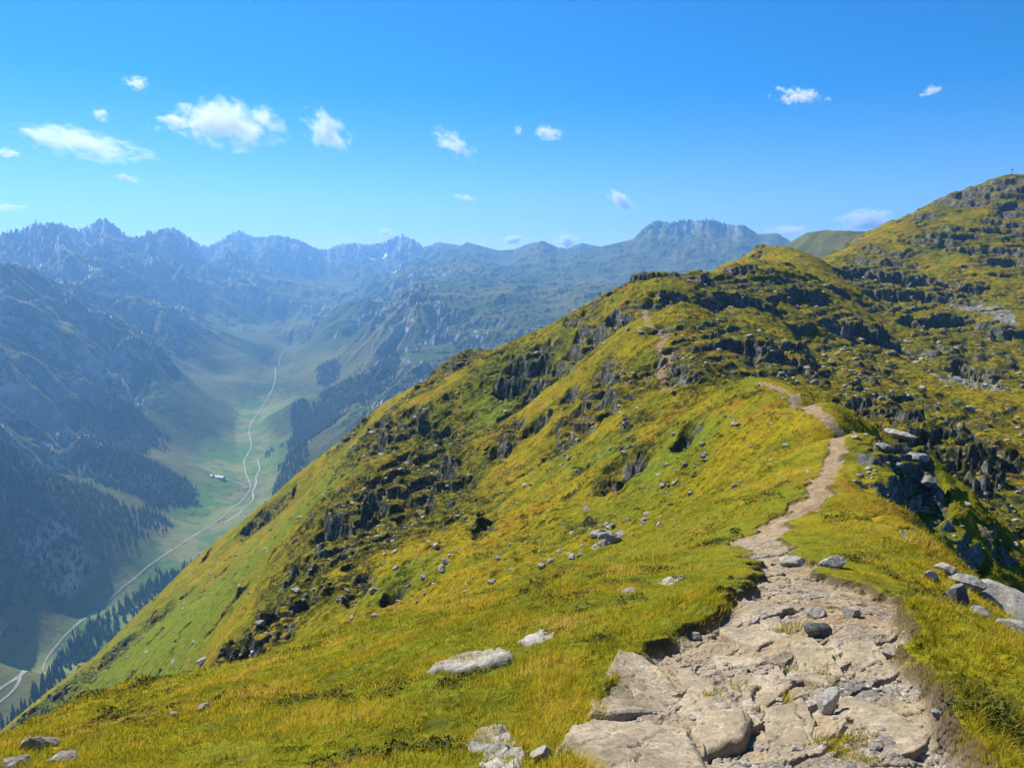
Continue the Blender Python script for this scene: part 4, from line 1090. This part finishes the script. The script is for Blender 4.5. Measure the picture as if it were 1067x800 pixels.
def ribbon(name, px_pts, w, mat, lift=0.9, taper=None):
    P = np.array([far.hit(*p)[:2] for p in px_pts])
    s = np.concatenate([[0], np.cumsum(np.hypot(*np.diff(P, axis=0).T))])
    q = np.arange(0, s[-1], 6.0)
    xx, yy = np.interp(q, s, P[:, 0]), np.interp(q, s, P[:, 1])
    ker = np.ones(9) / 9
    xx = np.convolve(np.pad(xx, 4, mode='edge'), ker, 'valid'); yy = np.convolve(np.pad(yy, 4, mode='edge'), ker, 'valid')
    tx, ty = np.gradient(xx), np.gradient(yy); n = np.hypot(tx, ty) + 1e-9
    nx, ny = -ty / n, tx / n
    ww = w * (1 + 0.25 * gnoise(q / 40, q * 0, 5))
    V, F = [], []
    cols = 5
    for k in range(cols):
        o_ = (k / (cols - 1) - .5) * ww
        X, Y = xx + nx * o_, yy + ny * o_
        V.append(np.stack([X, Y, ground(X, Y) + lift], -1))
    m = len(xx)
    V = np.concatenate(V)
    for k in range(cols - 1):
        for i in range(m - 1): F.append((k * m + i, k * m + i + 1, (k + 1) * m + i + 1, (k + 1) * m + i))
    o = mesh_obj(name, V, F, mat); o["kind"] = "structure"
    return o
k = N("gravel_road"); M_road = k.done(k.mix(k.ramp(k.noise(9, 4), .35, .65), (0.20, 0.19, 0.15), (0.29, 0.27, 0.22)), None, .95)
k = N("stream_water"); M_stream = k.done(k.mix(k.ramp(k.noise(12, 4), .4, .6), (0.16, 0.18, 0.18), (0.30, 0.32, 0.31)), None, .4)
ribbon("valley_road", ((-30, 738), (0, 720), (22, 705), (46, 687), (60, 672), (76, 655), (100, 636), (128, 612), (148, 595), (175, 576), (205, 556), (235, 536), (252, 521), (262, 508), (256, 494), (254, 480), (262, 465), (259, 450), (262, 440), (272, 425), (284, 406), (287, 395), (287, 384), (291, 374), (297, 364)), 4.6, M_road)
ribbon("farm_track", ((258, 510), (250, 503), (240, 500), (228, 497), (218, 496)), 4.0, M_road, 1.1)
ribbon("field_road", ((-20, 748), (0, 732), (18, 718), (38, 699)), 4.0, M_road, 1.1)
ribbon("stream", ((232, 546), (243, 538), (250, 536), (256, 527), (265, 518), (262, 512), (268, 504), (266, 498), (271, 488), (268, 478)), 3.2, M_stream, 0.7)

# the farm in the valley: a long pale roofed barn and a small hut
M_wall = simple("plaster_wall", (0.42, 0.40, 0.37)); M_wood = simple("weathered_wood", (0.10, 0.075, 0.055)); M_roof = simple("pale_sheet_roof", (0.42, 0.41, 0.39), .5); M_glass = simple("dark_pane", (0.03, 0.035, 0.04), .2)
def boxv(x0, x1, y0, y1, z0, z1):
    return [(x0, y0, z0), (x1, y0, z0), (x1, y1, z0), (x0, y1, z0), (x0, y0, z1), (x1, y0, z1), (x1, y1, z1), (x0, y1, z1)], [(0, 3, 2, 1), (4, 5, 6, 7), (0, 1, 5, 4), (1, 2, 6, 5), (2, 3, 7, 6), (3, 0, 4, 7)]
def farmhouse(px, py, L_, W_, H_, rz, label):
    c = far.hit(px, py)
    o = bpy.data.objects.new("farm_building", None); col.objects.link(o); o.location = c; o.rotation_euler = (0, 0, rz)
    tag(o, label, "farm building", None)
    rh = W_ * .32
    v, f = boxv(-L_ / 2, L_ / 2, -W_ / 2, W_ / 2, -3, H_)
    v += [(-L_ / 2, 0, H_ + rh), (L_ / 2, 0, H_ + rh)]; f = [q for q in f if q != (4, 5, 6, 7)] + [(4, 8, 7), (5, 6, 9)]
    mesh_obj("wall", v, f, M_wall, False, o)
    e = 1.2; sl = rh / (W_ / 2); yo = W_ / 2 + e; zo = H_ - e * sl
    xl = L_ / 2 + e
    rv = [(-xl, -yo, zo + .1), (xl, -yo, zo + .1), (xl, 0, H_ + rh + .1), (-xl, 0, H_ + rh + .1), (xl, yo, zo + .1), (-xl, yo, zo + .1)]
    rv += [(a, b, z_ + .35) for a, b, z_ in rv]
    rf = [(6, 7, 8, 9), (9, 8, 10, 11), (0, 3, 2, 1), (3, 5, 4, 2), (0, 1, 7, 6), (5, 11, 10, 4), (1, 2, 8, 7), (2, 4, 10, 8), (3, 0, 6, 9), (5, 3, 9, 11)]
    mesh_obj("roof", rv, rf, M_roof, False, o)
    for i in range(int(L_ // 6)):
        xw = -L_ / 2 + 3 + i * 6
        v, f = boxv(xw - .6, xw + .6, -W_ / 2 - .06, -W_ / 2 + .05, 1.2, 2.5); mesh_obj("window", v, f, M_glass, False, o)
    v, f = boxv(-L_ / 2 - .06, -L_ / 2 + .05, -1.5, 1.5, 0, 3); mesh_obj("door", v, f, M_wood, False, o)
farmhouse(229, 498, 34, 13, 5, R(-18), "long pale roofed farm building beside the track on the valley floor")
farmhouse(221, 496, 10, 8, 3, R(-30), "small hut left of the long farm building on the valley floor")

# summit cross
c = near.hit(1054, 183)
cx = bpy.data.objects.new("summit_cross", None); col.objects.link(cx); cx.location = c + np.array((0, 0, 0.3)); cx.rotation_euler = (0, 0, R(-20))
tag(cx, "dark summit cross standing on top of the right hand peak", "cross")
M_cross = simple("cross_timber", (0.05, 0.04, 0.035))
v, f = boxv(-.14, .14, -.12, .12, -1.2, 6.2); mesh_obj("upright", v, f, M_cross, False, cx)
v, f = boxv(-1.5, 1.5, -.115, .115, 4.3, 4.58); mesh_obj("crossbeam", v, f, M_cross, False, cx)
for s in (-1, 1):
    b = np.array(boxv(-.06, .06, -.06, .06, 0, 2.2)[0]); b[4:, 0] -= s * 1.3; b[:, 0] += s * 1.45
    mesh_obj("brace", b - np.array((0, 0, .8)), boxv(0, 1, 0, 1, 0, 1)[1], M_cross, False, cx)

M_snow = simple("old_snow", (0.80, 0.82, 0.84), .6)
for pts, w, lab in ((((399, 272), (402, 268), (404, 263)), 42, "white snow patch below the domed far peak, highest of the three"), (((384, 270), (390, 269)), 34, "white snow patch left of the highest one below the domed far peak"), (((409, 285), (414, 282)), 32, "white snow patch lowest of the three below the domed far peak")):
    o = ribbon("snow_patch", pts, w, M_snow, 7.0); del o["kind"]; tag(o, lab, "snow patch")
# ------------------------------------------------------------------ fair weather clouds, beyond and above the haze
def cloud_material(i, dens, cover, size, stretch):
    m = bpy.data.materials.new("cloud_vapour"); m.use_nodes = True
    t = m.node_tree; t.nodes.clear(); nw = t.nodes.new; lk = t.links.new
    out = nw("ShaderNodeOutputMaterial"); vol = nw("ShaderNodeVolumePrincipled")
    tc = nw("ShaderNodeTexCoord")
    mp = nw("ShaderNodeMapping"); mp.inputs["Location"].default_value = (i * 7.3, i * 3.1, i * 1.7); mp.inputs["Scale"].default_value = stretch
    lk(tc.outputs["Object"], mp.inputs[0])
    nz = nw("ShaderNodeTexNoise"); nz.inputs["Scale"].default_value = 1.9; nz.inputs["Detail"].default_value = 8; nz.inputs["Roughness"].default_value = 0.66; nz.inputs["Distortion"].default_value = 0.35
    lk(mp.outputs[0], nz.inputs["Vector"])
    ln = nw("ShaderNodeVectorMath"); ln.operation = 'LENGTH'; lk(tc.outputs["Object"], ln.inputs[0])
    fall = nw("ShaderNodeMath"); fall.operation = 'MULTIPLY_ADD'; lk(ln.outputs["Value"], fall.inputs[0]); fall.inputs[1].default_value = -0.30; fall.inputs[2].default_value = 0.135 + cover
    ad = nw("ShaderNodeMath"); ad.operation = 'ADD'; lk(nz.outputs[0], ad.inputs[0]); lk(fall.outputs[0], ad.inputs[1])
    mr = nw("ShaderNodeMapRange"); mr.inputs[1].default_value = 0.5; mr.inputs[2].default_value = 0.66; mr.inputs[3].default_value = 0; mr.inputs[4].default_value = dens / size
    lk(ad.outputs[0], mr.inputs[0]); lk(mr.outputs[0], vol.inputs["Density"])
    vol.inputs["Color"].default_value = (1, 1, 1, 1); vol.inputs["Anisotropy"].default_value = 0.2
    lk(vol.outputs[0], out.inputs["Volume"])
    return m
def cloud(px, py, w, h, label, roll=0.0, dens=3.8, cover=0.0, dist=17000, stretch=(1, 1, 1)):
    a, e = ray(px, py); a, e = float(a), float(e)
    d = dist / math.cos(a)
    loc = (d * math.sin(a), d * math.cos(a), e * d)
    s = math.hypot(d, e * d) / FPX
    n = len([o for o in col.objects if o.name.startswith("cloud")])
    v, f = ICO[3]
    o = mesh_obj("cloud", v, f, cloud_material(n + 1, dens, cover, w * s * .5, stretch))
    o.location = loc; o.scale = (w * s * .50, w * s * .28, h * s * .50); o.rotation_euler = (0, roll, -a)
    tag(o, label, "cloud")
cloud(86, 150, 128, 30, "long ragged white cloud in the left sky", R(8), cover=.075, stretch=(1.6, 1, .9))
cloud(240, 130, 112, 52, "largest and brightest white cloud in the upper left sky", R(4), cover=.09, stretch=(1.6, 1, 1))
cloud(185, 128, 60, 26, "torn wisp joined to the left of the largest cloud", R(-8), dens=5, stretch=(1.5, 1, 1))
cloud(342, 137, 62, 42, "puffy cloud slanting down right of the largest cloud", R(38), cover=.06)
cloud(473, 150, 62, 26, "slanting cloud in the middle of the sky", R(32), cover=.04, stretch=(1.5, 1, 1))
cloud(572, 139, 36, 20, "small round cloud right of the slanting middle cloud", R(10), cover=.04)
cloud(541, 136, 18, 18, "faint wisp beside the small round cloud", R(-30), dens=3, cover=-.02)
cloud(648, 210, 40, 20, "little cloud above the rocky massif right of centre", R(28), dens=6, cover=.06)
cloud(484, 206, 26, 9, "faint streak of cloud below the slanting middle cloud", R(10), dens=2.5, cover=.08)
cloud(832, 101, 58, 20, "hooked cloud high in the right sky", R(10), dens=7, cover=.02, stretch=(1.8, 1, 1))
cloud(972, 95, 28, 13, "small cloud farthest right in the upper sky", R(-8), dens=5)
cloud(902, 231, 56, 26, "white cumulus rising from behind the right hand slope", 0, cover=.10, dens=8)
cloud(143, 87, 26, 16, "small compact cloud highest in the left sky", 0, cover=.05)
cloud(9, 160, 24, 11, "small cloud at the left edge level with the long ragged cloud", 0, cover=.06)
cloud(8, 217, 32, 10, "low flat cloud at the left edge just above the mountains", 0, cover=.09)
cloud(132, 186, 30, 10, "thin wisp under the right end of the long ragged cloud", R(10), dens=4, cover=.06)
cloud(104, 120, 20, 15, "faint puff above the long ragged cloud", 0, dens=3, cover=.03)
cloud(535, 250, 28, 13, "low cloud just above the central skyline, left of its neighbour", 0, dens=8, cover=.08)
cloud(590, 252, 32, 16, "low cloud just above the central skyline, right of its neighbour", 0, dens=8, cover=.08)
cloud(402, 242, 20, 9, "tiny pale cloud over the domed peak on the skyline", 0, dens=5, cover=.1)
cloud(820, 240, 46, 13, "thin low cloud between the rocky massif and the green hill", 0, dens=4, cover=.1)
